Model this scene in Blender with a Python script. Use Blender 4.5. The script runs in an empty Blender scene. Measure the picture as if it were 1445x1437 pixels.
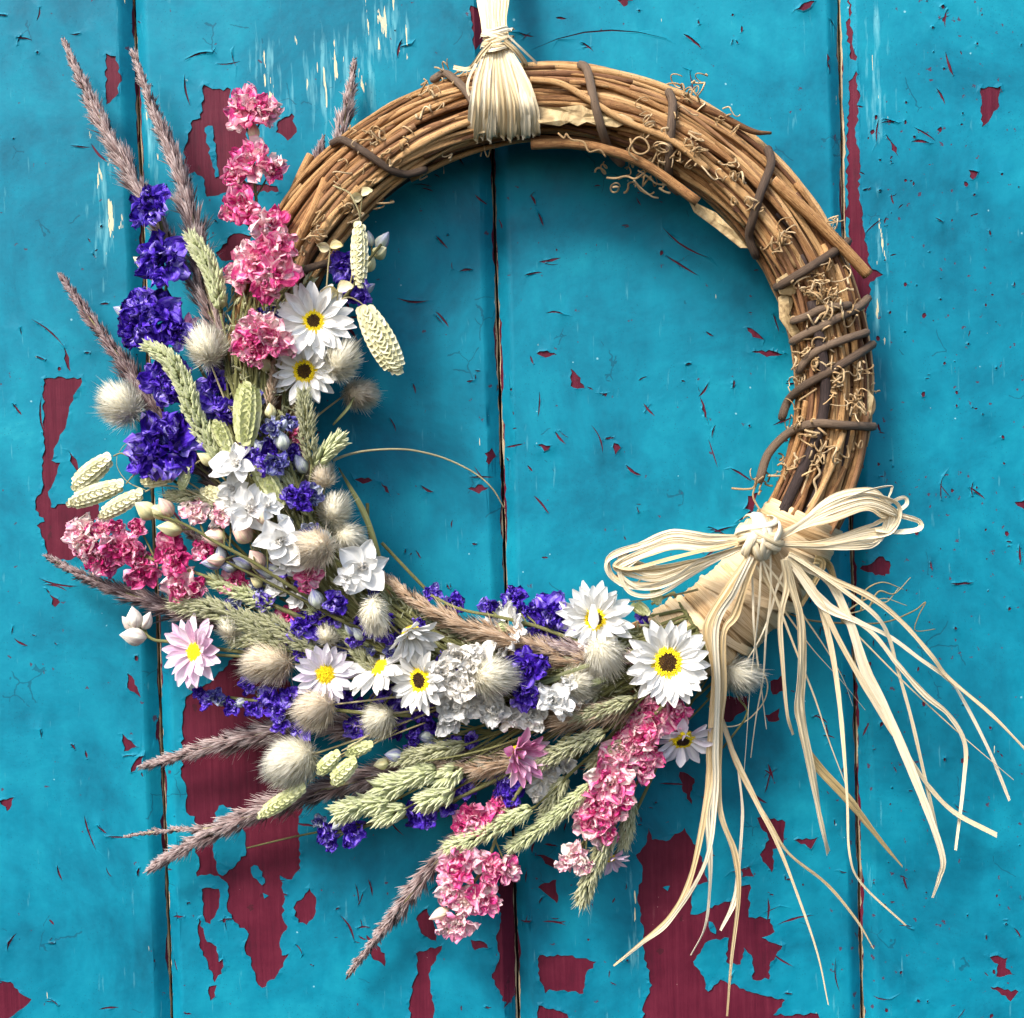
import bpy, math, random
import numpy as np
from mathutils import Vector, Matrix, Euler, geometry, noise

rnd = random.Random(11)
nrs = np.random.RandomState(5)
scene = bpy.context.scene
COL = scene.collection
rad = math.radians

# ------------------------------------------------------------------ camera
S = 0.0005            # metres per photo pixel at the door face
DIST = 2000.0         # camera distance in the same pixel unit
W0, H0 = 1445.0, 1437.0
PITCH, ROLL = rad(1.6), rad(1.72)
fwd = np.array([0, math.cos(PITCH), -math.sin(PITCH)])
rt0 = np.array([1.0, 0, 0]); up0 = np.array([0, math.sin(PITCH), math.cos(PITCH)])
cup_ = up0 * math.cos(ROLL) + rt0 * math.sin(ROLL)
crt_ = rt0 * math.cos(ROLL) - up0 * math.sin(ROLL)
CAMPOS = -fwd * DIST
cd = bpy.data.cameras.new('camera'); cam = bpy.data.objects.new('camera', cd); COL.objects.link(cam)
cd.sensor_width = 36; cd.angle = 2 * math.atan(W0 / 2 / DIST)
cd.clip_start = 0.02; cd.clip_end = 100
m = Matrix.Identity(4)
for i in range(3):
    m[i][0] = crt_[i]; m[i][1] = cup_[i]; m[i][2] = -fwd[i]; m[i][3] = CAMPOS[i] * S
cam.matrix_world = m
scene.camera = cam

# ------------------------------------------------------------------ light
SUN_EL, SUN_AZ = rad(46), rad(-36)     # azimuth from the door normal, negative = photo left
sun_dir = Vector((math.sin(SUN_AZ) * math.cos(SUN_EL), -math.cos(SUN_AZ) * math.cos(SUN_EL), math.sin(SUN_EL)))
world = bpy.data.worlds.new('World'); scene.world = world; world.use_nodes = True
wn = world.node_tree; wn.nodes.clear()
sky = wn.nodes.new('ShaderNodeTexSky'); sky.sky_type = 'NISHITA'; sky.sun_disc = False
sky.sun_elevation = SUN_EL
sky.sun_rotation = math.atan2(sun_dir.x, sun_dir.y)
sky.dust_density = 3.0; sky.air_density = 1.0; sky.ozone_density = 1.0
bg = wn.nodes.new('ShaderNodeBackground'); bg.inputs[1].default_value = 0.085
wo = wn.nodes.new('ShaderNodeOutputWorld')
wn.links.new(sky.outputs[0], bg.inputs[0]); wn.links.new(bg.outputs[0], wo.inputs[0])
sl = bpy.data.lights.new('sun', 'SUN'); sun = bpy.data.objects.new('sun', sl); COL.objects.link(sun)
sl.energy = 1.5; sl.angle = rad(17); sl.color = (1.0, 0.94, 0.85)
sun.rotation_euler = sun_dir.to_track_quat('Z', 'Y').to_euler()
sun.location = (-1, -2, 2)
scene.view_settings.view_transform = 'Standard'
scene.view_settings.look = 'None'
scene.view_settings.exposure = 1.88
scene.view_settings.gamma = 1.0
scene.view_settings.use_curve_mapping = False

# ------------------------------------------------------------------ placement helpers
def P(px, py, d=0.0):
    """world point (pixel unit) of photo pixel px,py lying d in front of the door face"""
    v = fwd + crt_ * ((px - W0 / 2) / DIST) + cup_ * ((H0 / 2 - py) / DIST)
    t = (-d - CAMPOS[1]) / v[1]
    return CAMPOS + v * t
def sc(d): return (DIST - d) / DIST
def tag(o, label=None, cat=None, group=None, kind=None):
    if label: o['label'] = label
    if cat: o['category'] = cat
    if group: o['group'] = group
    if kind: o['kind'] = kind
    return o
def mesh(name, v, f, mat, uv=None, smooth=True):
    me = bpy.data.meshes.new(name)
    v = np.asarray(v, float)
    me.from_pydata((v * S).tolist(), [], f if isinstance(f, list) else f.tolist())
    if uv is not None:
        li = np.empty(len(me.loops), np.int32); me.loops.foreach_get('vertex_index', li)
        u = np.asarray(uv, float)[li]
        l = me.uv_layers.new(name='uv'); l.data.foreach_set('uv', u.astype(np.float32).ravel())
    if smooth: me.polygons.foreach_set('use_smooth', [True] * len(me.polygons))
    me.materials.append(mat)
    return me
def ob(name, me, parent=None, mat4=None):
    o = bpy.data.objects.new(name, me); COL.objects.link(o)
    if parent: o.parent = parent
    if mat4 is not None: o.matrix_local = mat4
    return o
def thing(name, base, label, cat, group=None):
    o = bpy.data.objects.new(name, None); COL.objects.link(o)
    o.empty_display_size = 0.01
    o.location = Vector(base) * S
    return tag(o, label, cat, group, 'thing')

def soften(me, nor):
    """hairs shade like the soft mass they form"""
    me.polygons.foreach_set('use_smooth', [True] * len(me.polygons))
    me.normals_split_custom_set_from_vertices(np.repeat(unit(nor), 5, axis=0).tolist())
    return me
class Join:
    def __init__(s): s.v = []; s.f = []; s.u = []; s.n = 0
    def add(s, v, f, u=None):
        v = np.asarray(v, float)
        s.v.append(v); s.f += [tuple(int(i) + s.n for i in q) for q in f]
        s.u.append(np.zeros((len(v), 2)) if u is None else np.asarray(u, float)); s.n += len(v)
    def mesh(s, name, mat, off=(0, 0, 0), smooth=True):
        return mesh(name, np.concatenate(s.v) - np.asarray(off), s.f, mat, np.concatenate(s.u), smooth)

def spline(pts, n):
    p = np.asarray(pts, float)
    if len(p) == 2: return p[0] + (p[1] - p[0]) * np.linspace(0, 1, n)[:, None]
    q = np.vstack([2 * p[0] - p[1], p, 2 * p[-1] - p[-2]])
    out = []
    for t in np.linspace(0, len(p) - 1, n):
        i = min(int(t), len(p) - 2); t = t - i
        a, b, c, d = q[i], q[i + 1], q[i + 2], q[i + 3]
        out.append(.5 * (2 * b + (c - a) * t + (2 * a - 5 * b + 4 * c - d) * t * t + (3 * b - a - 3 * c + d) * t ** 3))
    return np.array(out)
def unit(v): return v / (np.linalg.norm(v, axis=-1, keepdims=True) + 1e-12)
def frames(p):
    t = unit(np.gradient(p, axis=0))
    n = np.zeros_like(p)
    a = np.array([0, -1.0, 0.05])
    k = a - t[0] * a.dot(t[0]); n[0] = unit(k)
    for i in range(1, len(p)):
        k = n[i - 1] - t[i] * n[i - 1].dot(t[i]); n[i] = unit(k)
    return t, n, np.cross(t, n)
def tube(p, r, sides=6, cap=True):
    p = np.asarray(p, float); n = len(p)
    r = np.ones(n) * r if np.isscalar(r) else np.asarray(r, float)
    t, a, b = frames(p)
    ang = np.arange(sides) / sides * 2 * math.pi
    v = (p[:, None] + r[:, None, None] * (np.cos(ang)[None, :, None] * a[:, None] + np.sin(ang)[None, :, None] * b[:, None])).reshape(-1, 3)
    L = np.concatenate([[0], np.cumsum(np.linalg.norm(np.diff(p, axis=0), axis=1))])
    uv = np.stack([np.repeat(L, sides) / 100, np.tile(np.abs(ang / math.pi - 1), n)], 1)
    f = []
    for i in range(n - 1):
        for j in range(sides):
            k = (j + 1) % sides
            f.append((i * sides + j, i * sides + k, (i + 1) * sides + k, (i + 1) * sides + j))
    if cap:
        f.append(tuple(range(sides - 1, -1, -1))); f.append(tuple((n - 1) * sides + j for j in range(sides)))
    return v, f, uv
def ribbon(p, w, th=0.8, twist=0.0, fold=0.12, tw0=0.0, face=None):
    """flat folded strip; faces the viewer unless twisted"""
    p = np.asarray(p, float); n = len(p)
    t = unit(np.gradient(p, axis=0))
    view = np.array([0, -1.0, 0]) if face is None else face
    side = np.cross(t, np.broadcast_to(view, t.shape)); bad = np.linalg.norm(side, axis=1) < .25
    side = side + bad[:, None] * np.array([.3, 0, .3]); side = unit(side)
    for i in range(1, n):
        if side[i].dot(side[i - 1]) < 0: side[i] = -side[i]
    nor = np.cross(side, t)
    tt = np.linspace(0, 1, n)
    sd0 = float(p[0, 0] + p[-1, 2])
    an = tw0 + twist * tt + .5 * np.array([noise.noise(Vector((i * .13, sd0 * .37, 4))) for i in range(n)])
    s2 = side * np.cos(an)[:, None] + nor * np.sin(an)[:, None]
    n2 = -side * np.sin(an)[:, None] + nor * np.cos(an)[:, None]
    w = np.ones(n) * w if np.isscalar(w) else np.asarray(w, float)
    us = np.array([-1, -.45, .1, .55, 1]); fz = np.array([.3, -.6, .7, -.4, .4]) * fold
    rows = []; K = 5
    v = np.zeros((n, 2 * K, 3)); uv = np.zeros((n, 2 * K, 2))
    L = np.concatenate([[0], np.cumsum(np.linalg.norm(np.diff(p, axis=0), axis=1))])
    for j in range(K):
        c = p + s2 * (us[j] * w / 2)[:, None] + n2 * (fz[j] * w)[:, None]
        v[:, j] = c + n2 * th / 2; v[:, 2 * K - 1 - j] = c - n2 * th / 2
        uv[:, j, 0] = uv[:, 2 * K - 1 - j, 0] = L / 100
        uv[:, j, 1] = uv[:, 2 * K - 1 - j, 1] = us[j] * .5 + .5
    f = []
    for i in range(n - 1):
        for j in range(2 * K):
            k = (j + 1) % (2 * K)
            f.append((i * 2 * K + j, i * 2 * K + k, (i + 1) * 2 * K + k, (i + 1) * 2 * K + j))
    f.append(tuple(range(2 * K))[::-1]); f.append(tuple((n - 1) * 2 * K + j for j in range(2 * K)))
    return v.reshape(-1, 3), f, uv.reshape(-1, 2)
def blades(root, dirs, ln, wd, bend, nor=None):
    """many thin tapering hairs; uv = (random, along)"""
    root = np.asarray(root, float); n = len(root)
    dirs = unit(np.asarray(dirs, float))
    sd = unit(np.cross(dirs, nrs.normal(size=(n, 3)) * .6 + np.array([0, -1, 0])))
    if nor is not None: sd = sd * np.where((np.cross(sd, dirs) * nor).sum(1) < 0, -1, 1)[:, None]
    ln = np.asarray(ln)[:, None]; wd = np.asarray(wd)[:, None]
    mid = root + dirs * ln * .5 + bend * .25; tip = root + dirs * ln + bend
    v = np.stack([root - sd * wd * .5, root + sd * wd * .5, mid + sd * wd * .42, mid - sd * wd * .42, tip], 1).reshape(-1, 3)
    r = nrs.rand(n)
    uv = np.zeros((n, 5, 2)); uv[:, :, 0] = r[:, None]; uv[:, 2:4, 1] = .5; uv[:, 4, 1] = 1
    b = np.arange(n) * 5
    f = np.stack([b, b + 1, b + 2, b + 3], 1).tolist() + np.stack([b + 3, b + 2, b + 4], 1).tolist()
    return v, f, uv.reshape(-1, 2)
def lenses(root, dirs, ln, wd):
    """small pointed husks (solid)"""
    root = np.asarray(root, float); n = len(root); dirs = unit(np.asarray(dirs, float))
    a = unit(np.cross(dirs, np.array([.13, -1, .2]))); b = np.cross(dirs, a)
    ln = np.asarray(ln)[:, None]; wd = np.asarray(wd)[:, None]
    mid = root + dirs * ln * .38; tip = root + dirs * ln
    v = np.stack([root, mid + a * wd * .5, mid + b * wd * .4, mid - a * wd * .5, mid - b * wd * .4, tip], 1).reshape(-1, 3)
    uv = np.zeros((n, 6, 2)); uv[:, :, 0] = nrs.rand(n)[:, None]; uv[:, 1:5, 1] = .4; uv[:, 5, 1] = 1
    k = np.arange(n) * 6; f = []
    for j in range(4):
        q = (j + 1) % 4
        f += np.stack([k, k + 1 + q, k + 1 + j], 1).tolist() + np.stack([k + 1 + j, k + 1 + q, k + 5], 1).tolist()
    return v, f, uv.reshape(-1, 2)
def lathe(prof, sides=12, lobes=0, amp=0.0):
    """profile [(r,z)] round z"""
    v = []; f = []; uv = []
    for i, (r, z) in enumerate(prof):
        for j in range(sides):
            a = j / sides * 2 * math.pi; q = r * (1 + amp * math.cos(lobes * a))
            v.append((q * math.cos(a), q * math.sin(a), z)); uv.append((j / sides, i / (len(prof) - 1)))
    for i in range(len(prof) - 1):
        for j in range(sides):
            k = (j + 1) % sides
            f.append((i * sides + j, i * sides + k, (i + 1) * sides + k, (i + 1) * sides + j))
    f.append(tuple(range(sides))[::-1]); f.append(tuple((len(prof) - 1) * sides + j for j in range(sides)))
    return np.array(v), f, uv
def facing(n, spin=0.0):
    """rotation taking local z to n"""
    n = Vector(n).normalized()
    q = n.to_track_quat('Z', 'Y')
    return q.to_matrix().to_4x4() @ Matrix.Rotation(spin, 4, 'Z')
def mt(loc, rot, s):
    s = s if hasattr(s, '__len__') else (s, s, s)
    return Matrix.Translation(Vector(loc) * S) @ rot @ Matrix.Diagonal((*s, 1))

# ------------------------------------------------------------------ material helpers
class T:
    def __init__(s, name):
        s.m = bpy.data.materials.new(name); s.m.use_nodes = True
        s.nt = s.m.node_tree; s.nt.nodes.clear()
    def n(s, typ, ins=None, out=0, **kw):
        x = s.nt.nodes.new('ShaderNode' + typ)
        for k, v in kw.items(): setattr(x, k, v)
        for k, v in (ins or {}).items():
            if hasattr(v, 'is_linked'): s.nt.links.new(v, x.inputs[k])
            else: x.inputs[k].default_value = v
        return x.outputs[out]
    def ramp(s, fac, stops, interp='LINEAR'):
        x = s.nt.nodes.new('ShaderNodeValToRGB'); cr = x.color_ramp; cr.interpolation = interp
        while len(cr.elements) < len(stops): cr.elements.new(.5)
        for e, (p, c) in zip(cr.elements, stops):
            e.position = p; e.color = (*c, 1) if len(c) == 3 else c
        s.nt.links.new(fac, x.inputs[0]); return x.outputs[0]
    def math(s, op, a, b=None, c=None, clamp=False):
        ins = {0: a}
        if b is not None: ins[1] = b
        if c is not None: ins[2] = c
        return s.n('Math', ins, operation=op, use_clamp=clamp)
    def mix(s, f, a, b, mode='MIX'):
        def c(v): return v if hasattr(v, 'is_linked') or len(v) == 4 else (*v, 1)
        return s.n('MixRGB', {0: f, 1: c(a), 2: c(b)}, blend_type=mode)
    def noise(s, vec, scale, detail=3, rough=.5, dist=0.0, out=0):
        return s.n('TexNoise', {'Vector': vec, 'Scale': scale, 'Detail': detail, 'Roughness': rough, 'Distortion': dist}, out)
    def mapv(s, vec, scale=(1, 1, 1), loc=(0, 0, 0)):
        return s.n('Mapping', {'Vector': vec, 'Scale': scale, 'Location': loc})
    def bump(s, h, strength, dist, normal=None):
        i = {'Height': h, 'Strength': strength, 'Distance': dist}
        if normal is not None: i['Normal'] = normal
        return s.n('Bump', i)
    def done(s, col, rough=.6, bump=None, trans=0.0, spec=.4, tcol=None):
        i = {'Base Color': col if hasattr(col, 'is_linked') or len(col) == 4 else (*col, 1), 'Roughness': rough, 'Specular IOR Level': spec}
        if bump is not None: i['Normal'] = bump
        sh = s.n('BsdfPrincipled', i)
        if trans:
            tc = col if tcol is None else tcol
            tr = s.n('BsdfTranslucent', {'Color': tc if hasattr(tc, 'is_linked') or len(tc) == 4 else (*tc, 1)})
            sh = s.n('MixShader', {0: trans, 1: sh, 2: tr})
        o = s.nt.nodes.new('ShaderNodeOutputMaterial'); s.nt.links.new(sh, o.inputs[0])
        return s.m
    def uv(s): return s.n('TexCoord', out=2)
    def obj(s): return s.n('TexCoord', out=3)
    def pos(s): return s.n('NewGeometry', out=0)
    def rand(s): return s.n('ObjectInfo', out=5)
    def sep(s, v): 
        x = s.nt.nodes.new('ShaderNodeSeparateXYZ'); s.nt.links.new(v, x.inputs[0]); return x.outputs

def petal_mat(name, stops, trans=.25, rough=.55, us=5.0, vs=1.3, rand_amt=.35, bumpy=.0, spec=.3):
    t = T(name); uv = t.uv(); r = t.rand()
    off = t.n('CombineXYZ', {0: t.math('MULTIPLY', r, 37.0), 1: t.math('MULTIPLY', r, 91.0), 2: 0.0})
    vec = t.n('VectorMath', {0: t.mapv(uv, (vs, us, 1)), 1: off}, operation='ADD')
    n = t.noise(vec, 1.0, 4, .6, .6)
    f = t.math('ADD', n, t.math('MULTIPLY', t.math('SUBTRACT', r, .5), rand_amt))
    col = t.ramp(f, stops)
    b = t.bump(t.noise(t.mapv(uv, (2.5, 16, 1)), 1.0, 2), .35, .0006) if bumpy == 0 else t.bump(t.noise(vec, 2.0, 4), bumpy, .001)
    return t.done(col, rough, b, trans, spec)
def blade_mat(name, lo, hi, tip, trans=.3, rough=.7):
    t = T(name); x = t.sep(t.uv())
    c = t.mix(x[0], lo, hi)
    c = t.mix(t.math('POWER', x[1], 3.0), c, tip)
    return t.done(c, rough, None, trans, .2)
# ================================================================== MATERIALS
def paint_material():
    t = T('blue_door_paint'); o = t.pos()
    xyz = t.sep(o)
    n1 = t.noise(o, 8, 6, .68, .5)
    n2 = t.noise(o, 40, 5, .65)
    n3 = t.noise(t.mapv(o, (1, 1, .18)), 60, 4, .6)
    f = t.math('ADD', t.math('MULTIPLY', n1, .68), t.math('ADD', t.math('MULTIPLY', n2, .20), t.math('MULTIPLY', n3, .12)))
    col = t.ramp(f, [(.33, (.0003, .075, .124)), (.43, (.0005, .125, .200)), (.52, (.0008, .170, .258)), (.61, (.003, .215, .305)), (.72, (.020, .31, .385))])
    # chalky wear streaks running down the grain, only where the photo has them
    def blob(px, py, sx, sy):
        c = P(px, py) * S
        dx = t.math('DIVIDE', t.math('SUBTRACT', xyz[0], c[0]), sx * S)
        dz = t.math('DIVIDE', t.math('SUBTRACT', xyz[2], c[2]), sy * S)
        q = t.math('ADD', t.math('MULTIPLY', dx, dx), t.math('MULTIPLY', dz, dz))
        return t.math('POWER', 2.718, t.math('MULTIPLY', q, -1.0))
    bl = None
    for a in [(148, 300, 22, 120), (385, 130, 40, 70), (480, 110, 70, 75), (545, 40, 40, 70), (893, 1310, 10, 80), (1240, 420, 16, 160), (1235, 120, 18, 130), (215, 210, 20, 90)]:
        b = blob(*a); bl = b if bl is None else t.math('MAXIMUM', bl, b)
    st = t.noise(t.mapv(o, (1, 1, .12)), 260, 3, .6)
    sm = t.math('GREATER_THAN', t.math('ADD', st, t.math('MULTIPLY', bl, .17)), .76)
    st2 = t.noise(t.mapv(o, (1, 1, .12), (3, 0, 1)), 240, 3, .6)
    s2 = t.math('MULTIPLY', t.math('SUBTRACT', t.math('ADD', st2, t.math('MULTIPLY', bl, .22)), .665, clamp=True), 3.5, clamp=True)
    col = t.mix(t.math('MULTIPLY', s2, .55), col, (.25, .62, .68))
    col = t.mix(t.math('MULTIPLY', sm, .85), col, (.70, .60, .36))
    # dark specks where the paint has blistered, thicker on the right hand board
    od = t.n('VectorMath', {0: o, 1: t.n('VectorMath', {0: t.noise(o, 320, 3, out=1), 'Scale': .0075}, operation='SCALE')}, operation='ADD')
    v = t.n('TexVoronoi', {'Vector': od, 'Scale': 130.0}, 0)
    vc = t.n('TexVoronoi', {'Vector': od, 'Scale': 130.0}, 1)
    pick = t.sep(vc)[0]
    right = t.n('MapRange', {0: xyz[0], 1: .20, 2: .30, 3: .80, 4: .22})
    sp = t.math('MULTIPLY', t.math('LESS_THAN', v, t.math('MULTIPLY', t.sep(vc)[1], .27)), t.math('GREATER_THAN', pick, right))
    sp = t.math('MULTIPLY', sp, t.math('GREATER_THAN', t.noise(o, 14, 3), .42))
    col = t.mix(t.math('MULTIPLY', sp, .8), col, (.07, .012, .035))
    v2 = t.n('TexVoronoi', {'Vector': t.mapv(o, (1, 1, 1), (.3, 0, .7)), 'Scale': 420.0}, 0)
    g = t.math('MULTIPLY', t.math('LESS_THAN', v2, .16), t.math('GREATER_THAN', t.noise(o, 30, 3), .52))
    col = t.mix(t.math('MULTIPLY', g, .45), col, (.003, .07, .12))
    v3 = t.n('TexVoronoi', {'Vector': t.mapv(o, (1, 1, 1), (.9, 0, .2)), 'Scale': 60.0}, 0)
    wsp = t.math('MULTIPLY', t.math('LESS_THAN', v3, t.math('MULTIPLY', t.noise(o, 200, 2), .085)), t.math('GREATER_THAN', t.noise(o, 9, 2), .5))
    col = t.mix(t.math('MULTIPLY', wsp, .35), col, (.45, .75, .8))
    # hairline crazing
    wv = t.n('VectorMath', {0: o, 1: t.n('VectorMath', {0: t.noise(o, 60, 3, out=1), 'Scale': .012}, operation='SCALE')}, operation='ADD')
    ve = t.n('TexVoronoi', {'Vector': wv, 'Scale': 38.0}, 0, feature='DISTANCE_TO_EDGE')
    cr = t.math('MULTIPLY', t.math('LESS_THAN', ve, .012), t.math('GREATER_THAN', t.noise(t.mapv(o, (1, 1, 1), (1, 2, 3)), 22, 3), .63))
    col = t.mix(t.math('MULTIPLY', cr, .55), col, (.004, .05, .09))
    h = t.math('ADD', t.math('MULTIPLY', n2, .6), t.math('ADD', t.math('MULTIPLY', t.noise(o, 260, 4), .18), t.math('MULTIPLY', t.math('MAXIMUM', cr, sp), -.25)))
    h = t.math('ADD', h, t.math('MULTIPLY', t.noise(t.mapv(o, (1, 1, .1)), 120, 3), .3))
    rough = t.n('MapRange', {0: n2, 1: .3, 2: .7, 3: .46, 4: .68})
    return t.done(col, rough, t.bump(h, .5, .0012), 0, .16)
def undercoat_material():
    t = T('maroon_undercoat'); o = t.obj(); uv = t.sep(t.uv())
    n = t.noise(o, 26, 6, .68); g = t.noise(t.mapv(o, (1, 1, .04)), 300, 3, .6)
    col = t.ramp(t.math('ADD', t.math('MULTIPLY', n, .62), t.math('MULTIPLY', g, .38)), [(.30, (.045, .006, .015)), (.46, (.078, .007, .020)), (.60, (.105, .012, .028)), (.76, (.20, .06, .08))])
    v3 = t.n('TexVoronoi', {'Vector': o, 'Scale': 150.0}, 0)
    w = t.math('MULTIPLY', t.math('LESS_THAN', v3, .05), t.math('GREATER_THAN', n, .56))
    col = t.mix(t.math('MULTIPLY', w, .5), col, (.5, .3, .3))
    # raw weathered wood along the board edges (uv.x = distance to the edge, px/100)
    wood = t.ramp(t.noise(t.mapv(o, (1, 1, .06)), 500, 4, .7), [(.3, (.07, .05, .04)), (.5, (.36, .29, .19)), (.7, (.62, .52, .34))])
    e = t.math('LESS_THAN', t.math('ADD', uv[0], t.math('MULTIPLY', t.math('SUBTRACT', t.noise(t.mapv(o, (1, 1, .4)), 90, 4, .65), .5), .11)), .026)
    col = t.mix(e, col, wood)
    ch = t.n('TexVoronoi', {'Vector': t.mapv(t.n('VectorMath', {0: o, 1: t.n('VectorMath', {0: t.noise(o, 90, 3, out=1), 'Scale': .02}, operation='SCALE')}, operation='ADD'), (1, 1, .45)), 'Scale': 55.0}, 0)
    dk = t.math('MULTIPLY', t.math('LESS_THAN', ch, .10), t.math('GREATER_THAN', t.noise(o, 17, 3), .5))
    col = t.mix(t.math('MULTIPLY', dk, .6), col, (.035, .010, .014))
    return t.done(col, .55, t.bump(t.math('ADD', t.math('MULTIPLY', g, 1.4), n), .5, .0008), 0, .15)
M_PAINT = paint_material(); M_UNDER = undercoat_material()
def plain(name, c, rough=.8):
    t = T(name); n = t.noise(t.obj(), 60, 3); return t.done(t.mix(n, tuple(x * .75 for x in c), c), rough)
M_DARKWOOD = plain('dark_old_wood', (.035, .028, .022))

def vine_material(name, lo, mid, hi, dark):
    t = T(name); uv = t.uv(); r = t.rand()
    off = t.n('CombineXYZ', {0: t.math('MULTIPLY', r, 50.0), 1: t.math('MULTIPLY', r, 23.0), 2: 0.0})
    a = t.n('VectorMath', {0: t.mapv(uv, (6, 7, 1)), 1: off}, operation='ADD')
    b = t.n('VectorMath', {0: t.mapv(uv, (1.2, 22, 1)), 1: off}, operation='ADD')
    n1 = t.noise(a, 1.5, 5, .65); n2 = t.noise(b, 1.0, 4, .7)
    f = t.math('ADD', t.math('ADD', t.math('MULTIPLY', n1, .35), t.math('MULTIPLY', n2, .45)), t.math('MULTIPLY', r, .24))
    col = t.ramp(f, [(.33, dark), (.45, lo), (.57, mid), (.74, hi)])
    sp = t.n('TexVoronoi', {'Vector': t.mapv(uv, (22, 3, 1)), 'Scale': 1.0}, 0)
    col = t.mix(t.math('MULTIPLY', t.math('LESS_THAN', sp, .16), .5), col, dark)
    return t.done(col, .68, t.bump(t.math('ADD', n2, t.math('MULTIPLY', n1, .5)), .9, .0012), 0, .3)
M_VINE = vine_material('tan_vine_bark', (.28, .132, .048), (.53, .305, .125), (.73, .50, .26), (.065, .026, .012))
M_VINERED = vine_material('reddish_vine_bark', (.17, .075, .034), (.30, .15, .07), (.44, .25, .12), (.06, .025, .013))
M_VINEDARK = vine_material('dark_vine_bark', (.035, .022, .020), (.06, .04, .035), (.11, .075, .06), (.018, .012, .012))
M_BIND = vine_material('grey_brown_binding_vine', (.085, .055, .036), (.13, .088, .058), (.20, .14, .095), (.04, .026, .02))
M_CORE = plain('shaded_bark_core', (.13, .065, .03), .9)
M_TENDRIL = vine_material('pale_tendril', (.50, .33, .16), (.66, .48, .27), (.78, .64, .42), (.30, .17, .07))
M_CUT = plain('cut_vine_wood', (.62, .46, .27))
def flake_material():
    t = T('papery_bark'); n = t.noise(t.obj(), 120, 5, .65, 1.0)
    return t.done(t.ramp(n, [(.3, (.20, .13, .06)), (.5, (.44, .32, .16)), (.65, (.58, .46, .26))]), .75, t.bump(n, .8, .001), .1)
M_FLAKE = flake_material()
def raffia_material(name, lo, mid, hi):
    t = T(name); uv = t.uv(); r = t.rand()
    off = t.n('CombineXYZ', {0: t.math('MULTIPLY', r, 50.0), 1: t.math('MULTIPLY', r, 23.0), 2: 0.0})
    a = t.n('VectorMath', {0: t.mapv(uv, (.9, 9, 1)), 1: off}, operation='ADD')
    b = t.n('VectorMath', {0: t.mapv(uv, (1.5, 30, 1)), 1: off}, operation='ADD')
    n = t.noise(a, 1.0, 4, .6); n2 = t.noise(b, 1.0, 3, .7)
    f = t.math('ADD', t.math('ADD', t.math('MULTIPLY', n, .55), t.math('MULTIPLY', n2, .45)), t.math('MULTIPLY', t.math('SUBTRACT', r, .5), .22))
    col = t.ramp(f, [(.34, lo), (.46, mid), (.60, hi)])
    return t.done(col, .5, t.bump(t.math('ADD', n2, n), .5, .0008), .06, .25)
M_RAF = raffia_material('pale_raffia', (.52, .37, .18), (.76, .63, .40), (.86, .78, .60))
M_RAFWRAP = raffia_material('tan_raffia', (.34, .20, .085), (.62, .42, .22), (.78, .60, .37))
M_RAFTAN = raffia_material('dull_raffia', (.22, .15, .06), (.40, .30, .14), (.55, .44, .24))

M_STEM = vine_material('olive_stem', (.13, .13, .045), (.22, .22, .08), (.34, .33, .15), (.07, .07, .025))
M_STRAW = vine_material('straw_stem', (.42, .36, .18), (.55, .48, .27), (.68, .62, .40), (.30, .24, .11))
M_LEAF = petal_mat('dry_green_leaf', [(.3, (.06, .075, .03)), (.6, (.15, .17, .075)), (.8, (.28, .28, .14))], .2)
M_BLUE = petal_mat('blue_larkspur_petal', [(.26, (.014, .003, .11)), (.39, (.045, .010, .36)), (.51, (.105, .034, .60)), (.64, (.24, .15, .76)), (.80, (.48, .43, .84))], .22, .42, bumpy=1.0, rand_amt=.42)
M_BLUEPALE = petal_mat('pale_blue_larkspur_petal', [(.30, (.03, .022, .20)), (.46, (.10, .09, .42)), (.60, (.32, .36, .55)), (.75, (.62, .66, .60))], .25, .5, bumpy=.6)
M_PINK = petal_mat('pink_larkspur_petal', [(.26, (.55, .025, .20)), (.38, (.78, .09, .32)), (.47, (.87, .28, .47)), (.57, (.90, .54, .62)), (.75, (.92, .80, .74))], .28, .55, bumpy=.7, us=4.0)
M_PINKHOT = petal_mat('magenta_larkspur_petal', [(.28, (.40, .010, .12)), (.43, (.70, .05, .25)), (.56, (.86, .26, .46)), (.72, (.90, .64, .70))], .28, .55, bumpy=.7, us=4.0)
M_PINKPALE = petal_mat('blush_larkspur_petal', [(.26, (.80, .22, .42)), (.38, (.88, .44, .56)), (.52, (.91, .68, .70)), (.7, (.92, .84, .74))], .28, .55, bumpy=.6, us=4.0)
M_CREAM = petal_mat('cream_bud_petal', [(.3, (.60, .50, .22)), (.5, (.74, .66, .38)), (.7, (.82, .76, .56))], .2, .55, bumpy=.5)
M_WHITE = petal_mat('white_petal', [(.25, (.66, .65, .62)), (.5, (.82, .82, .80)), (.8, (.90, .90, .89))], .25, .5, rand_amt=.2)
M_IVORY = petal_mat('ivory_crinkled_petal', [(.25, (.72, .66, .55)), (.42, (.86, .83, .77)), (.70, (.92, .91, .89))], .25, .55, rand_amt=.25, bumpy=.6)
M_LILAC = petal_mat('pale_pink_daisy_petal', [(.25, (.62, .34, .52)), (.45, (.76, .56, .70)), (.65, (.83, .73, .80)), (.85, (.88, .84, .87))], .25, .5, us=3.0)
M_LILACW = petal_mat('lilac_white_daisy_petal', [(.25, (.66, .55, .70)), (.45, (.79, .75, .83)), (.75, (.88, .87, .89))], .25, .5)
M_ROSE = petal_mat('rose_daisy_petal', [(.25, (.62, .16, .40)), (.45, (.76, .34, .56)), (.65, (.82, .58, .72)), (.85, (.88, .78, .84))], .25, .5, us=3.0)
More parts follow.
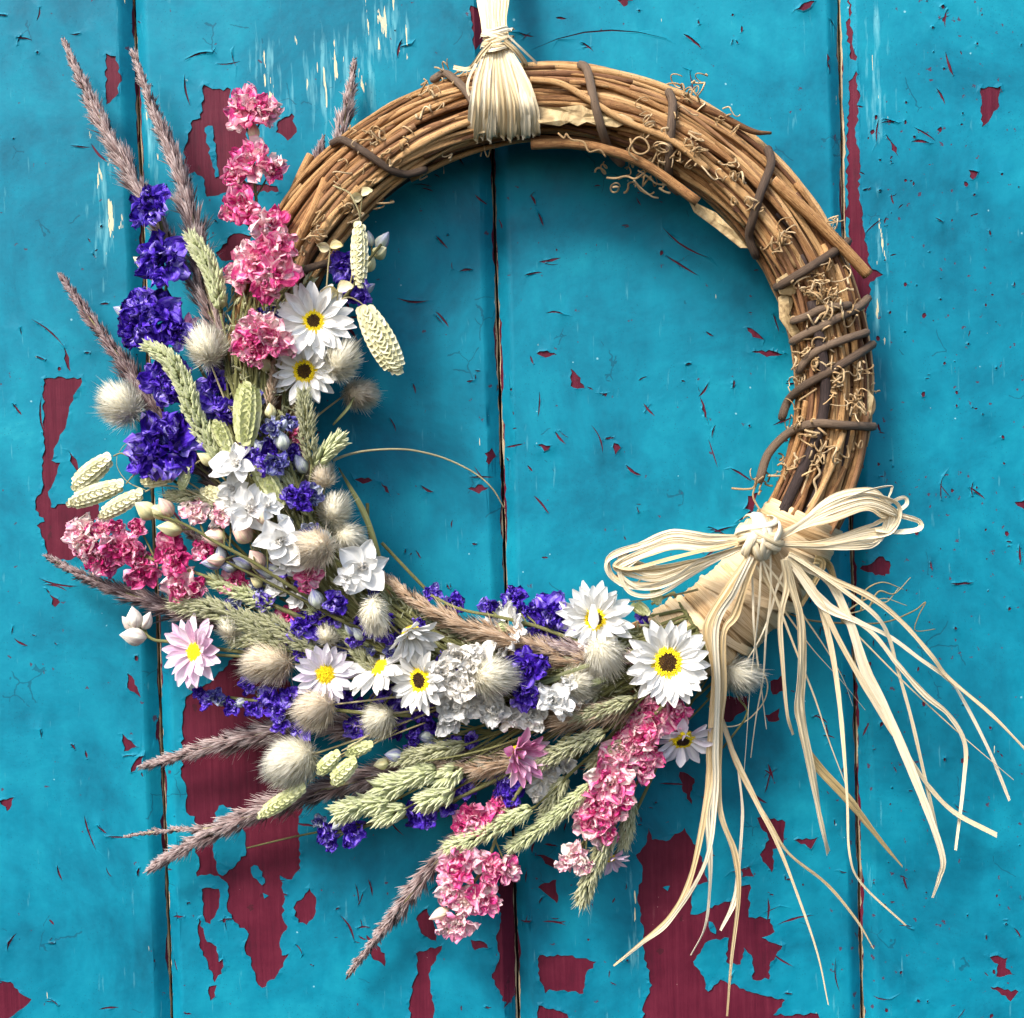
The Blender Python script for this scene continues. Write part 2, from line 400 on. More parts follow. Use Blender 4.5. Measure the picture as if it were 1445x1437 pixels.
def bud_mat(name, base, vein, tip, amt=.5):
    t = T(name); uv = t.uv(); x = t.sep(uv); r = t.rand()
    off = t.n('CombineXYZ', {0: t.math('MULTIPLY', r, 37.0), 1: t.math('MULTIPLY', r, 91.0), 2: 0.0})
    n = t.noise(t.n('VectorMath', {0: t.mapv(uv, (11, 1.1, 1)), 1: off}, operation='ADD'), 1.0, 3, .6, .3)
    c = t.mix(t.math('MULTIPLY', t.math('POWER', x[1], 1.6), .8), base, tip)
    c = t.mix(t.math('MULTIPLY', t.n('MapRange', {0: n, 1: .45, 2: .62, 3: 0.0, 4: 1.0}), amt), c, vein)
    return t.done(c, .5, t.bump(n, .8, .0010), .15, .3)
M_BUDBLUE = bud_mat('pale_blue_bud', (.62, .68, .50), (.08, .07, .40), (.42, .46, .66), .75)
M_BUDPINK = bud_mat('blush_bud', (.80, .72, .46), (.72, .28, .38), (.86, .62, .60), .7)
M_BUDCREAM = bud_mat('cream_bud', (.66, .66, .34), (.62, .50, .22), (.84, .78, .55), .6)
M_BUDWHITE = bud_mat('striped_white_bud', (.80, .80, .68), (.50, .30, .30), (.88, .86, .82), .6)
def disc_mat(name, a, b):
    t = T(name); n = t.noise(t.obj(), 900, 2); return t.done(t.mix(n, a, b), .7)
M_YELLOW = disc_mat('yellow_disc_florets', (.86, .60, .004), (.92, .80, .015))
M_DISCDARK = disc_mat('dark_brown_disc_florets', (.022, .008, .004), (.05, .018, .008))
M_DISCBASE = plain('disc_base', (.30, .16, .02))
M_FLUFF = blade_mat('cream_fluff', (.90, .86, .70), (.95, .93, .83), (.95, .94, .88), .5)
M_FLUFFTAN = blade_mat('tan_fluff', (.82, .71, .55), (.92, .84, .71), (.94, .90, .81), .5)
M_FLUFFCORE = plain('fluffy_head_core', (.95, .88, .70))
M_PLUME = blade_mat('purple_brown_plume', (.105, .062, .064), (.30, .20, .185), (.78, .68, .66), .25)
M_PLUMETAN = blade_mat('tan_plume', (.25, .15, .09), (.50, .35, .22), (.78, .66, .52), .3)
M_PLUMEDARK = blade_mat('dark_plume', (.070, .038, .043), (.19, .115, .115), (.60, .50, .50), .25)
M_GRASS = blade_mat('grey_green_grass_husks', (.24, .25, .12), (.44, .45, .25), (.70, .69, .52), .25)
M_GRASSLIGHT = blade_mat('pale_green_grass_husks', (.36, .41, .18), (.58, .62, .34), (.76, .77, .56), .25)
M_BRIZA = petal_mat('straw_green_quaking_grass_scale', [(.25, (.46, .44, .22)), (.5, (.66, .64, .40)), (.75, (.80, .78, .58))], .15, .5, us=6.0)
M_BRIZAGREEN = petal_mat('green_quaking_grass_scale', [(.25, (.36, .40, .15)), (.5, (.56, .58, .29)), (.75, (.72, .73, .46))], .15, .5, us=6.0)

# ================================================================== DOOR
H_TOP, H_BOT = 1250.0, -1250.0
def joint_x(pts):
    return float(np.mean([P(*p)[0] for p in pts]))
J1 = joint_x([(188, 60), (238, 1400)]); J2 = joint_x([(692, 250), (735, 1400)]); J3 = joint_x([(1190, 60), (1218, 1400)])
EDGES = [J1 - 500, J1, J2, J3, J3 + 500]
CH = 20.0; CHD = 17.0
def prof(x, x0, x1):
    a = np.minimum(x - x0, x1 - x); a = np.clip(a, 0, CH)
    u = 1 - a / CH
    return -CHD * u ** 1.1
door = thing('door', (0, 0, H_BOT), 'old wooden plank door in flaking turquoise paint with maroon undercoat showing', 'door')
door['kind'] = 'thing'
DO = np.array([0, 0, H_BOT])

def holes_px():
    A = {}
    main = []
    def h(*p): main.append(list(p))
    h((263,983),(300,960),(327,930),(345,925),(400,950),(430,1000),(440,1060),(430,1120),(422,1158),(424,1225),(412,1241),(395,1235),(401,1263),(399,1295),(406,1307),(396,1324),(398,1348),(408,1345),(390,1377),(370,1394),(361,1383),(355,1356),(345,1336),(351,1318),(332,1301),(320,1280),(323,1251),(309,1236),(297,1233),(278,1237),(281,1210),(275,1202),(278,1175),(275,1152),(263,1146),(263,1117),(257,1099),(257,1058),(260,1000))
    h((285,1254),(309,1254),(309,1281),(297,1304),(290,1301))
    h((281,1295),(288,1316),(290,1324),(306,1336),(309,1357),(315,1352),(313,1374),(303,1386),(293,1357),(281,1333))
    h((295,1392),(306,1390),(304,1406),(297,1412))
    h((414,1281),(437,1253),(446,1266),(446,1286),(433,1305),(421,1302))
    h((62,535),(88,532),(115,533),(114,545),(98,575),(95,593),(82,625),(73,650),(86,653),(75,683),(68,694),(72,716),(92,711),(137,709),(141,725),(125,750),(110,785),(95,791),(66,785),(63,762),(52,742),(63,736),(50,720),(50,707),(60,690),(62,640))
    h((288,120),(300,126),(326,126),(320,160),(345,175),(350,200),(340,240),(339,255),(391,263),(394,271),(330,272),(292,278),(289,254),(275,243),(260,245),(262,205),(272,170),(283,167))
    h((412,160),(419,187),(406,199),(389,187),(392,172)); h((150,76),(164,80),(167,102),(172,114),(164,137),(150,148),(149,117))
    h((304,357),(330,330),(356,333),(336,365),(313,368))
    h((703,1243),(722,1200),(728,1300),(731,1370),(727,1405),(715,1420),(694,1380),(705,1351),(700,1325),(706,1294))
    h((587,1345),(624,1334),(608,1364),(606,1380),(613,1420),(612,1445),(578,1445),(578,1418),(583,1386),(590,1373))
    h((587,1297),(603,1281),(612,1300),(618,1332),(594,1316)); h((664,1326),(683,1329),(689,1338),(670,1341))
    h((761,1348),(797,1348),(842,1357),(826,1377),(823,1402),(775,1396),(769,1402),(759,1373))
    h((759,1252),(785,1241),(786,1275)); h((753,1203),(778,1211),(791,1225),(775,1221)); h((517,1319),(543,1345),(543,1364),(527,1354))
    h((760,1418),(800,1430),(810,1450),(760,1450))
    h((915,1168),(920,1185),(945,1185),(966,1168),(976,1185),(991,1210),(999,1244),(980,1248),(974,1290),(990,1288),(999,1281),(1037,1269),(1040,1250),(1058,1248),(1056,1294),(1087,1296),(1093,1315),(1075,1323),(1104,1334),(1087,1357),(1085,1382),(1062,1382),(1062,1353),(1049,1336),(1045,1361),(1024,1357),(1028,1323),(999,1328),(978,1357),(987,1369),(999,1399),(1016,1382),(1058,1399),(1108,1411),(1091,1432),(1154,1430),(1170,1450),(910,1450),(907,1420),(920,1390),(909,1348),(905,1290),(899,1265),(907,1227),(897,1206),(911,1192))
    h((1068,1154),(1082,1152),(1108,1160),(1104,1194),(1090,1198),(1089,1231),(1072,1206),(1085,1185)); h((1121,1185),(1154,1181),(1144,1198))
    h((1045,1227),(1058,1224),(1064,1237),(1047,1238)); h((959,1089),(980,1099),(974,1118),(976,1135),(962,1112))
    h((1079,1009),(1100,999),(1100,1016),(1084,1018)); h((1020,982),(1055,982),(1051,1003),(1020,1023)); h((1087,961),(1106,954),(1106,975),(1090,980))
    h((1391,1348),(1422,1351),(1419,1366),(1433,1376),(1405,1378),(1408,1360)); h((1397,1392),(1437,1399),(1426,1413))
    h((1199,113),(1208,100),(1212,142),(1207,192),(1213,219),(1212,271),(1219,324),(1227,375),(1246,388),(1228,398),(1226,430),(1216,470),(1200,360),(1198,250)); h((1199,-5),(1203,40),(1208,86),(1201,82),(1197,40))
    h((1383,125),(1412,122),(1410,150),(1395,172),(1385,180)); h((1250,190),(1262,205),(1270,225),(1258,212)); h((1366,240),(1380,243),(1372,254))
    h((805,520),(815,530),(825,548),(805,545)); h((985,545),(994,572),(1001,602),(990,578)); h((1060,497),(1085,494),(1112,500),(1082,504)); h((757,499),(772,495),(786,501),(770,505)); h((866,625),(876,632),(868,642))
    h((1054,462),(1066,468),(1078,480),(1062,476)); h((758,628),(777,629),(768,637)); h((684,640),(694,632),(700,644),(690,656))
    h((664,8),(683,10),(684,50),(670,72)); h((180,950),(190,960),(199,985),(180,970)); h((173,1035),(198,1055),(175,1060)); h((185,1090),(200,1078),(204,1066),(192,1072),(187,1080))
    h((-6,1388),(15,1385),(28,1400),(45,1410),(20,1432),(-6,1445)); h((0,1130),(20,1125),(10,1145)); h((65,830),(85,850),(78,857)); h((90,488),(98,505),(100,525),(93,512)); h((96,635),(110,655),(113,668),(102,655))
    h((862,808),(885,815),(878,828)); h((1055,700),(1070,695),(1062,722),(1050,718)); h((1215,803),(1240,785),(1255,792),(1255,810),(1235,812))
    h((1118,18),(1130,8),(1150,2),(1138,14)); h((1425,708),(1446,705),(1446,720)); h((1168,70),(1171,100),(1168,95)); h((870,0),(895,-4),(880,10)); h((660,690),(680,684),(690,688),(676,697))
    h((500,677),(520,674),(526,678),(512,683)); h((538,680),(548,692),(553,702),(544,694)); h((950,1300),(965,1296),(960,1306)); h((845,555),(862,552),(855,560))
    keep = [[(306,1228),(300,1199),(302,1158),(309,1137),(326,1139),(335,1155),(347,1181),(348,1202),(329,1225),(314,1236)],
            [(289,181),(300,178),(309,249),(304,251)], [(354,1224),(364,1222),(374,1240),(370,1249),(358,1238)], [(371,1260),(379,1264),(373,1268)],
            [(935,1252),(945,1250),(942,1257)], [(1000,1300),(1008,1306),(1010,1318),(1002,1314)]]
    return main, keep
def to_door(poly): return [np.array([P(x, y)[0], P(x, y)[2]]) for x, y in poly]
def rough_poly(pts, step=5.0, amp=.26):
    out = []
    n = len(pts)
    for i in range(n):
        a, b = pts[i], pts[(i + 1) % n]; L = np.linalg.norm(b - a); k = max(1, int(L / step))
        nrm = np.array([-(b - a)[1], (b - a)[0]]) / (L + 1e-6)
        for j in range(k):
            q = a + (b - a) * j / k
            if j: q = q + nrm * rnd.uniform(-1, 1) * min(2.4, L * amp)
            out.append(q)
    return out
def inside(poly, p):
    x, y = p[:, 0], p[:, 1]; r = np.zeros(len(p), bool); q = np.asarray(poly)
    j = len(q) - 1
    for i in range(len(q)):
        c = ((q[i, 1] > y) != (q[j, 1] > y)) & (x < (q[j, 0] - q[i, 0]) * (y - q[i, 1]) / (q[j, 1] - q[i, 1] + 1e-12) + q[i, 0])
        r ^= c; j = i
    return r

MAIN, KEEP = holes_px()
MAIN = [rough_poly(to_door(p)) for p in MAIN]; KEEP = [rough_poly(to_door(p)) for p in KEEP]
def slit(c, L, w, ang):
    """a narrow curved split in the paint"""
    d = np.array([math.cos(ang), math.sin(ang)]); nn = np.array([-d[1], d[0]]); bow = rnd.uniform(-.10, .10) * L
    up, dn = [], []
    for k in range(6):
        t = k / 5; b = c + d * L * (t - .5) + nn * bow * (1 - (2 * t - 1) ** 2)
        h = w * .5 * math.sin(math.pi * t) ** .7 + .12
        up.append(b + nn * h * rnd.uniform(.6, 1.3)); dn.append(b - nn * h * rnd.uniform(.6, 1.3))
    return up + dn[::-1]
SLITS = []
def add_slit(px, py, L, w, a): SLITS.append(slit(np.array([P(px, py)[0], P(px, py)[2]]), L, w, a))
for (x0, y0, x1, y1) in [(750,68,940,58),(700,75,735,95),(260,85,300,75),(262,105,268,150),(935,320,1000,365),(940,360,985,390),(1030,660,1060,680),(990,790,1020,770),(1040,735,1065,715),(930,1105,975,1110),(965,1270,985,1245),(1095,1305,1150,1292),(1085,1340,1120,1365),(840,1100,860,1112),(700,1015,715,990),(560,420,605,425),(1220,330,1245,310),(1030,1230,1060,1222),(420,1070,430,1120),(45,450,90,490),(60,560,66,620),(1290,180,1320,200),(1180,1350,1184,1400),(20,900,40,912),(55,815,110,828),(60,825,95,835),(150,1180,190,1183),(120,1150,135,1200),(765,1300,800,1307),(545,1150,570,1180),(520,1240,525,1265),(480,1290,500,1330),(835,600,850,640),(1000,620,1012,660),(985,560,1000,540),(1090,600,1120,590)]:
    L = math.hypot(x1 - x0, y1 - y0)
    add_slit((x0 + x1) / 2, (y0 + y1) / 2, L, rnd.uniform(1.6, 3.2) * (1 if L < 90 else .7), -math.atan2(y1 - y0, x1 - x0))
for i in range(620):
    px, py = rnd.uniform(-60, 1500), rnd.uniform(-60, 1500)
    dens = .35 + .4 * (py > 500) + .25 * (480 < px < 1180)
    if rnd.random() > dens * (.55 + 2.2 * max(0, noise.noise(Vector((px * .007, py * .007, 8))) + .12)): continue
    L = rnd.choice([6, 9, 12, 16, 22, 30]) * rnd.uniform(.8, 1.2)
    add_slit(px, py, L, rnd.uniform(.9, 2.2) * (1 + L / 40), rnd.choice([rnd.uniform(-1.3, -.5), rnd.uniform(-.2, .2), rnd.uniform(1.2, 1.9), rnd.uniform(0, 3.14)]))
    if rnd.random() < .3: add_slit(px + rnd.uniform(-8, 8), py + rnd.uniform(-8, 8), L * .7, rnd.uniform(.8, 1.8), rnd.uniform(0, 3.14))
for i in range(150):        # little pits
    px, py = rnd.uniform(0, 1445), rnd.uniform(0, 1437)
    if rnd.random() < .65: px = rnd.uniform(1225, 1445)
    c = np.array([P(px, py)[0], P(px, py)[2]]); r = rnd.choice([.8, 1.1, 1.4, 1.8, 2.4, 3.2])
    SLITS.append([c + r * rnd.uniform(.6, 1.3) * np.array([math.cos(a), math.sin(a) * 1.2]) for a in np.linspace(0, 6.28, 7)[:-1]])

def board(k):
    x0, x1 = EDGES[k], EDGES[k + 1]
    zs = np.arange(H_BOT, H_TOP + 1, 12.0)
    ex0 = np.array([1.6 + 1.4 * noise.noise(Vector((k * 9.1, 3.3, z * .03))) + .8 * noise.noise(Vector((k, 1, z * .11))) for z in zs])
    ex1 = np.array([1.6 + 1.4 * noise.noise(Vector((k * 7.7, 8.3, z * .03))) + .8 * noise.noise(Vector((k, 5, z * .11))) for z in zs])
    v = []; uv = []; f = []
    cols = [None, None, 3.5, 8, 14, CH]
    for i, z in enumerate(zs):
        xs = [x0 + ex0[i], x0 + ex0[i]] + [x0 + c for c in (4.5, 9, 14, CH)] + [x1 - c for c in (CH, 14, 9, 4.5)] + [x1 - ex1[i], x1 - ex1[i]]
        for j, x in enumerate(xs):
            back = j in (0, len(xs) - 1)
            d = -45.0 if back else float(prof(np.array([x]), x0, x1)[0]) + (.5 * noise.noise(Vector((x * .1, z * .02, 3))) if 1 < j < len(xs) - 2 else -1.2)
            v.append((x, -d, z - H_BOT)); uv.append((min(x - x0, x1 - x) / 100, z / 100))
    n = 12
    for i in range(len(zs) - 1):
        for j in range(n - 1):
            f.append((i * n + j, i * n + j + 1, (i + 1) * n + j + 1, (i + 1) * n + j))
    for i in (0, len(zs) - 1):
        f.append(tuple(i * n + j for j in range(n)) if i else tuple(i * n + j for j in range(n))[::-1])
    o = ob('board', mesh('board', v, f, M_UNDER, uv, smooth=False), door)
    # ---- paint film
    V = []; E = []
    def poly(pts, closed=True):
        b = len(V); V.extend([tuple(p) for p in pts]); n = len(pts)
        for i in range(n if closed else n - 1): E.append((b + i, b + (i + 1) % n))
    zz = np.arange(H_BOT + 1, H_TOP, 9.0)
    def gap(z, s):
        return 2.6 + 2.0 * noise.noise(Vector((k * 3.1 + s, 7.7, z * .02))) + 2.2 * noise.noise(Vector((k * 5.1 + s, 2.2, z * .12))) + (2.2 if noise.noise(Vector((k * 2.7 + s, 0, z * .012))) > .22 else 0)
    L = [np.array([x0 + max(1.8, gap(z, 0)), z]) for z in zz]; Rr = [np.array([x1 - max(1.8, gap(z, 50)), z]) for z in zz]
    outer = L + Rr[::-1]
    poly(outer)
    for c in (9, 14, CH, CH + 3):
        for xx in (x0 + c, x1 - c):
            poly([(xx, z) for z in np.arange(H_BOT + 4, H_TOP - 3, 40.0)], False)
    mine = []
    for p in MAIN + SLITS:
        c = np.mean(p, axis=0)
        if x0 < c[0] < x1:
            q = [np.array([min(max(a[0], x0 + .5), x1 - .5), a[1]]) for a in p]; mine.append(q); poly(q)
            # ring of points a little way out so only the lip of the film curls
            w = 6.0 if len(p) > 16 else 2.8
            n = len(q)
            for i in range(n):
                t = q[(i + 1) % n] - q[i - 1]; nn = np.array([t[1], -t[0]]) / (np.linalg.norm(t) + 1e-6)
                for sg in (1, -1):
                    a = q[i] + nn * w * sg * rnd.uniform(.8, 1.2)
                    if x0 + 6 < a[0] < x1 - 6: V.append(tuple(a))
    keep = []
    for p in KEEP:
        if x0 < np.mean(p, axis=0)[0] < x1: keep.append(p); poly(p)
    z = H_BOT + 20
    while z < H_TOP - 10:
        vis = -800 < z < 800
        st = 26.0 if vis else 110.0
        for x in np.arange(x0 + 30, x1 - 20, st): V.append((x + rnd.uniform(-8, 8), z + rnd.uniform(-8, 8)))
        z += st
    out = geometry.delaunay_2d_cdt([Vector(p) for p in V], E, [], 0, 1e-4, False)
    pv = np.array([list(p) for p in out[0]]); tri = np.array([t for t in out[2] if len(t) == 3])
    cen = pv[tri].mean(axis=1)
    ok = inside(outer, cen)
    hole = np.zeros(len(cen), bool)
    for q in mine:
        q = np.asarray(q); lo, hi = q.min(0), q.max(0)
        s = np.where((cen >= lo).all(1) & (cen <= hi).all(1))[0]
        if len(s): hole[s] |= inside(q, cen[s])
    for q in keep:
        q = np.asarray(q); hole &= ~inside(q, cen)
    tri = tri[ok & ~hole]
    used = np.unique(tri); mp = -np.ones(len(pv), int); mp[used] = np.arange(len(used)); pv = pv[used]; tri = mp[tri]
    a = pv[tri]; ar = (a[:, 1, 0] - a[:, 0, 0]) * (a[:, 2, 1] - a[:, 0, 1]) - (a[:, 1, 1] - a[:, 0, 1]) * (a[:, 2, 0] - a[:, 0, 0])
    tri[ar < 0] = tri[ar < 0][:, ::-1]
    cnt = {}
    for t in tri:
        for i in range(3):
            e = (int(t[i]), int(t[(i + 1) % 3])); key = (min(e), max(e))
            cnt[key] = (cnt.get(key, (0, e))[0] + 1, e)
    be = [e for c, e in cnt.values() if c == 1]
    d = prof(pv[:, 0], x0, x1) + 1.1
    und = np.array([noise.noise(Vector((x * .02, z * .012, 4))) * .5 + noise.noise(Vector((x * .08, z * .06, 9))) * .22 for x, z in pv])
    d += np.maximum(und, -.5)
    for i in {i for e in be for i in e}:
        x, z = pv[i]
        if min(x - x0, x1 - x) < 7: continue
        l = noise.noise(Vector((x * .05, z * .05, 17))) + .6 * noise.noise(Vector((x * .2, z * .2, 31)))
        d[i] += max(0.0, .25 + 2.1 * l) * (1.0 if abs(z) < 800 else .3)
    v = np.stack([pv[:, 0], -d, pv[:, 1] - H_BOT], 1)
    nv = len(v); low = v + np.array([0, .75, 0])
    vv = np.vstack([v, low]); ff = [tuple(int(i) for i in t) for t in tri]
    ff += [(b, a, a + nv, b + nv) for a, b in be]
    me = mesh('paint_layer', vv, ff, M_PAINT, smooth=True)
    # keep lips crisp: flat shade the rim
    rim = {i for e in be for i in e}; sm = [not (int(t[0]) in rim or int(t[1]) in rim or int(t[2]) in rim) for t in tri] + [False] * len(be); me.polygons.foreach_set('use_smooth', sm)
    p = ob('paint_layer', me, o)
    return o
for k in range(4): board(k)
bx = np.array([(a, b, c) for a in (EDGES[0] + 1, EDGES[-1] - 1) for b in (46.0, 70.0) for c in (2.0, H_TOP - H_BOT - 2)])
ob('back_panel', mesh('back_panel', bx, [(0, 1, 3, 2), (4, 6, 7, 5), (0, 4, 5, 1), (2, 3, 7, 6), (0, 2, 6, 4), (1, 5, 7, 3)], M_DARKWOOD, smooth=False), door)
# ================================================================== WREATH RING
CX, CY, RR, RT, DC = 771.0, 551.0, 406.0, 52.0, 62.0
def ring_px(a, rho, phi):
    """a: degrees clockwise on the picture from the right; phi: 0 outward, 90 towards the viewer"""
    a = rad(a); r = RR + rho * math.cos(phi)
    return CX + r * math.cos(a), CY + r * math.sin(a), DC + rho * math.sin(phi)
def ring_pt(a, rho, phi): return P(*ring_px(a, rho, phi))
def ring_depth(px, py, rt=RT):
    off = math.hypot(px - CX, py - CY) - RR
    return DC + math.sqrt(max(0.0, rt * rt - off * off))
def ring_angle(px, py): return math.degrees(math.atan2(py - CY, px - CX)) % 360
WB = ring_pt(-90, 0, 0)
wreath = thing('vine_wreath', WB, 'thick round wreath ring of tan twisted vines hanging on the blue door', 'wreath')
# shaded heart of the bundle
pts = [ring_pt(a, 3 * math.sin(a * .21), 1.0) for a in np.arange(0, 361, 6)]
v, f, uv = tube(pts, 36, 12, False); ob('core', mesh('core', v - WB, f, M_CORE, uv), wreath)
def vine(a0, a1, rho, phi, r, mat, tw=0.0, seed=0, name='vine', taper=True):
    n = max(8, int(abs(a1 - a0) / 4)); pts = []; rr = []
    for i in range(n + 1):
        t = i / n; a = a0 + (a1 - a0) * t
        q = rho + 3.5 * noise.noise(Vector((a * .04, seed * 3.3, 1))) + 1.5 * noise.noise(Vector((a * .2, seed, 7)))
        ph = phi + tw * (t - .5) + .16 * noise.noise(Vector((a * .035, seed * 1.7, 5)))
        pts.append(ring_pt(a, q, ph)); rr.append(r * (1 - .25 * t * taper) * (1 + .14 * noise.noise(Vector((a * .3, seed * 2.1, 3)))) + (.9 if (a * 1.0 + seed * 13) % 17 < 2.2 else 0))
    p = spline(pts, n * 2 + 1); rr = np.interp(np.linspace(0, n, n * 2 + 1), range(n + 1), rr)
    v, f, uv = tube(p, rr, 7)
    me = mesh(name, v - WB, f, mat, uv)
    me.materials.append(M_CUT)
    for k in (-1, -2): me.polygons[len(me.polygons) + k].material_index = 1
    return ob(name, me, wreath)
k = 0
for ph in np.linspace(-.5, 3.64, 35):           # outer layer, long runs
    for rep in range(4):
        a0 = -215 + rep * 88 + rnd.uniform(-25, 35); ln = rnd.uniform(95, 135)
        mat = rnd.choices([M_VINE, M_VINERED, M_VINEDARK], [.74, .19, .07])[0]
        vine(a0, a0 + ln, rnd.uniform(42, 53) - (3 if mat is M_VINEDARK else 0), ph + rnd.uniform(-.08, .08), rnd.uniform(2.6, 5.6), mat, rnd.uniform(-.7, .7), k); k += 1
for i in range(52):                              # short pieces lying over the rest, with cut ends in view
    a0 = rnd.uniform(-165, 12); ln = rnd.uniform(18, 55)
    vine(a0, a0 + ln, rnd.uniform(51, 55), rnd.uniform(.2, 2.9), rnd.uniform(2.2, 4.6), rnd.choices([M_VINE, M_VINERED], [.8, .2])[0], rnd.uniform(-.5, .5), 200 + i)
def px_tube(name, pts, r, mat, parent, off, n=None, sides=7):
    p = spline([P(*q) for q in pts], n or len(pts) * 6)
    r = r if np.isscalar(r) else np.interp(np.linspace(0, 1, len(p)), np.linspace(0, 1, len(r)), r)
    v, f, uv = tube(p, r, sides)
    return ob(name, mesh(name, v - off, f, mat, uv), parent)
def vine_end(pts, r, mat=None):
    o = px_tube('vine', pts, r, mat or M_VINE, wreath, WB); o.data.materials.append(M_CUT)
    for k in (-1, -2): o.data.polygons[len(o.data.polygons) + k].material_index = 1
# loose ends seen in the photo
vine_end([(438, 219, 70), (425, 245, 74), (408, 285, 70), (398, 320, 62)], 6)
vine_end([(750, 204, 92), (800, 203, 100), (850, 210, 104), (910, 232, 108), (985, 285, 110)], 7)
vine_end([(748, 113, 112), (790, 118, 118), (830, 140, 122), (880, 170, 124), (950, 200, 124), (1000, 240, 122)], 4.6)
vine_end([(1225, 388, 92), (1190, 350, 100), (1140, 300, 106), (1090, 255, 110)], 8)
vine_end([(460, 255, 100), (450, 280, 112), (430, 320, 116), (405, 370, 108)], 7.5)
vine_end([(1146, 425, 118), (1160, 500, 120), (1165, 560, 118), (1152, 620, 116), (1120, 690, 110), (1095, 745, 104)], 7.5, M_VINEDARK)
vine_end([(1200, 640, 90), (1175, 690, 104), (1150, 740, 108)], 6)
vine_end([(1088, 188, 70), (1060, 185, 84), (1010, 160, 88), (960, 140, 84)], [2, 4, 5, 5])
# bindings: dark vine wound round the bundle
def binding(pts, r, push=8):
    out = []
    a, b = pts[0], pts[-1]
    dx, dy = pts[1][0] - a[0], pts[1][1] - a[1]; L = math.hypot(dx, dy)
    out.append((a[0] + dx / L * 4, a[1] + dy / L * 4, DC - 6))
    for (x, y) in pts:
        out.append((x, y, max(ring_depth(x, y, RT + push), DC + 10) + 3))
    dx, dy = pts[-2][0] - b[0], pts[-2][1] - b[1]; L = math.hypot(dx, dy)
    out.append((b[0] + dx / L * 4, b[1] + dy / L * 4, DC - 6))
    px_tube('binding_vine', out, r, M_BIND, wreath, WB, len(out) * 7)
for pts, r in [([(470, 202), (484, 198), (515, 215), (548, 238), (572, 246), (598, 240)], 5.2), ([(408, 384), (430, 380), (462, 371)], 5), ([(612, 112), (628, 104), (646, 116), (660, 132), (668, 146)], 5.4),
               ([(820, 92), (829, 100), (838, 140), (850, 185), (862, 215), (876, 230)], 6), ([(944, 131), (949, 145), (947, 180), (944, 230), (945, 258), (956, 270)], 6),
               ([(1084, 212), (1088, 232), (1074, 270), (1062, 310), (1057, 335), (1066, 360)], 6), ([(1196, 341), (1185, 350), (1150, 373), (1118, 393), (1097, 405)], 6.2),
               ([(1224, 422), (1210, 434), (1170, 455), (1130, 475), (1119, 482)], 6), ([(1196, 431), (1160, 436), (1140, 446), (1120, 453)], 5.4), ([(1221, 470), (1190, 480), (1160, 492), (1140, 506), (1128, 523)], 5.6),
               ([(1230, 487), (1205, 504), (1170, 525), (1135, 545), (1113, 565), (1104, 588)], 6), ([(1230, 602), (1190, 600), (1150, 598), (1115, 610), (1085, 640), (1073, 675)], 6.2)]:
    binding(pts, r)
# curly tendrils
def tendril(px, py, d, r, turns, ln, ang, th=1.2):
    n = int(turns * 20) + 8; ax = np.array([math.cos(ang), 0.25, -math.sin(ang)]); ax /= np.linalg.norm(ax)
    b1 = unit(np.cross(ax, np.array([.2, 1, .1]))); b2 = np.cross(ax, b1); c = P(px, py, d); pts = []
    ph = rnd.uniform(0, 6.28); g = rnd.uniform(-.5, .6); jit = rnd.uniform(0, 99)
    for i in range(n):
        t = i / (n - 1); q = r * (1 + g * (t - .5)) * (1 + .35 * noise.noise(Vector((t * 4, jit, 0)))); an = ph + t * turns * 2 * math.pi
        pts.append(c + ax * ln * (t - .5) + b1 * q * math.cos(an) + b2 * q * math.sin(an) + 8 * np.array(noise.noise_vector(Vector((t * 3, jit, 5)))))
    v, f, uv = tube(np.array(pts), np.linspace(th, th * .55, n), 5); ob('tendril', mesh('tendril', v - WB, f, M_TENDRIL, uv), wreath)
SPOT = [(1155,395,30,14),(1165,420,30,14),(1190,560,26,8),(1145,600,26,8),(1150,470,28,8),(1175,440,20,5),(1150,505,25,7),(1130,545,25,6),(1185,535,24,6),(1165,640,26,8),(1115,655,20,6),(1080,680,20,6),(1215,520,10,4),(1212,575,16,4),(930,205,40,8),(925,245,26,7),(975,135,30,8),(1010,165,20,4),(1030,240,30,6),(1060,285,24,4),(1105,330,24,6),(600,135,26,5),(520,190,22,6),(640,105,24,5),(560,230,40,6),(490,290,30,6),(440,330,24,4),(980,205,24,7),(1175,320,12,4),(950,225,30,7),(860,250,25,3),(1200,445,14,4)]
for x, y, sp, n in SPOT:
    for i in range(n):
        px, py = x + rnd.gauss(0, sp * .5), y + rnd.gauss(0, sp * .5)
        tendril(px, py, ring_depth(px, py, RT + 6) + rnd.uniform(0, 8), rnd.uniform(3.5, 9.5), rnd.uniform(.5, 2.3), rnd.uniform(6, 28), rnd.uniform(0, 6.28), rnd.uniform(1.0, 1.8))
for i in range(28):
    a = rnd.uniform(-160, 22); px, py, d = ring_px(a, RT + 6, rnd.uniform(.1, 3.0)); tendril(px, py, d, rnd.uniform(2, 6), rnd.uniform(.7, 2.2), rnd.uniform(5, 18), rnd.uniform(0, 6.28), rnd.uniform(.8, 1.3))
def strand(pts, r):
    p = [(x + rnd.uniform(-1.5, 1.5), y + rnd.uniform(-1.5, 1.5), d) for x, y, d in pts]
    px_tube('tendril', p, r, M_TENDRIL, wreath, WB, len(p) * 5, 5)
strand([(786,188,118),(795,195,120),(800,190,122),(806,198,122),(824,201,122),(832,215,122),(845,212,120),(856,222,116)], 1.3)
strand([(888,195,124),(893,212,126),(905,218,128),(915,212,128),(912,200,128),(902,194,128),(893,200,128),(888,215,124),(900,228,120)], 1.4)
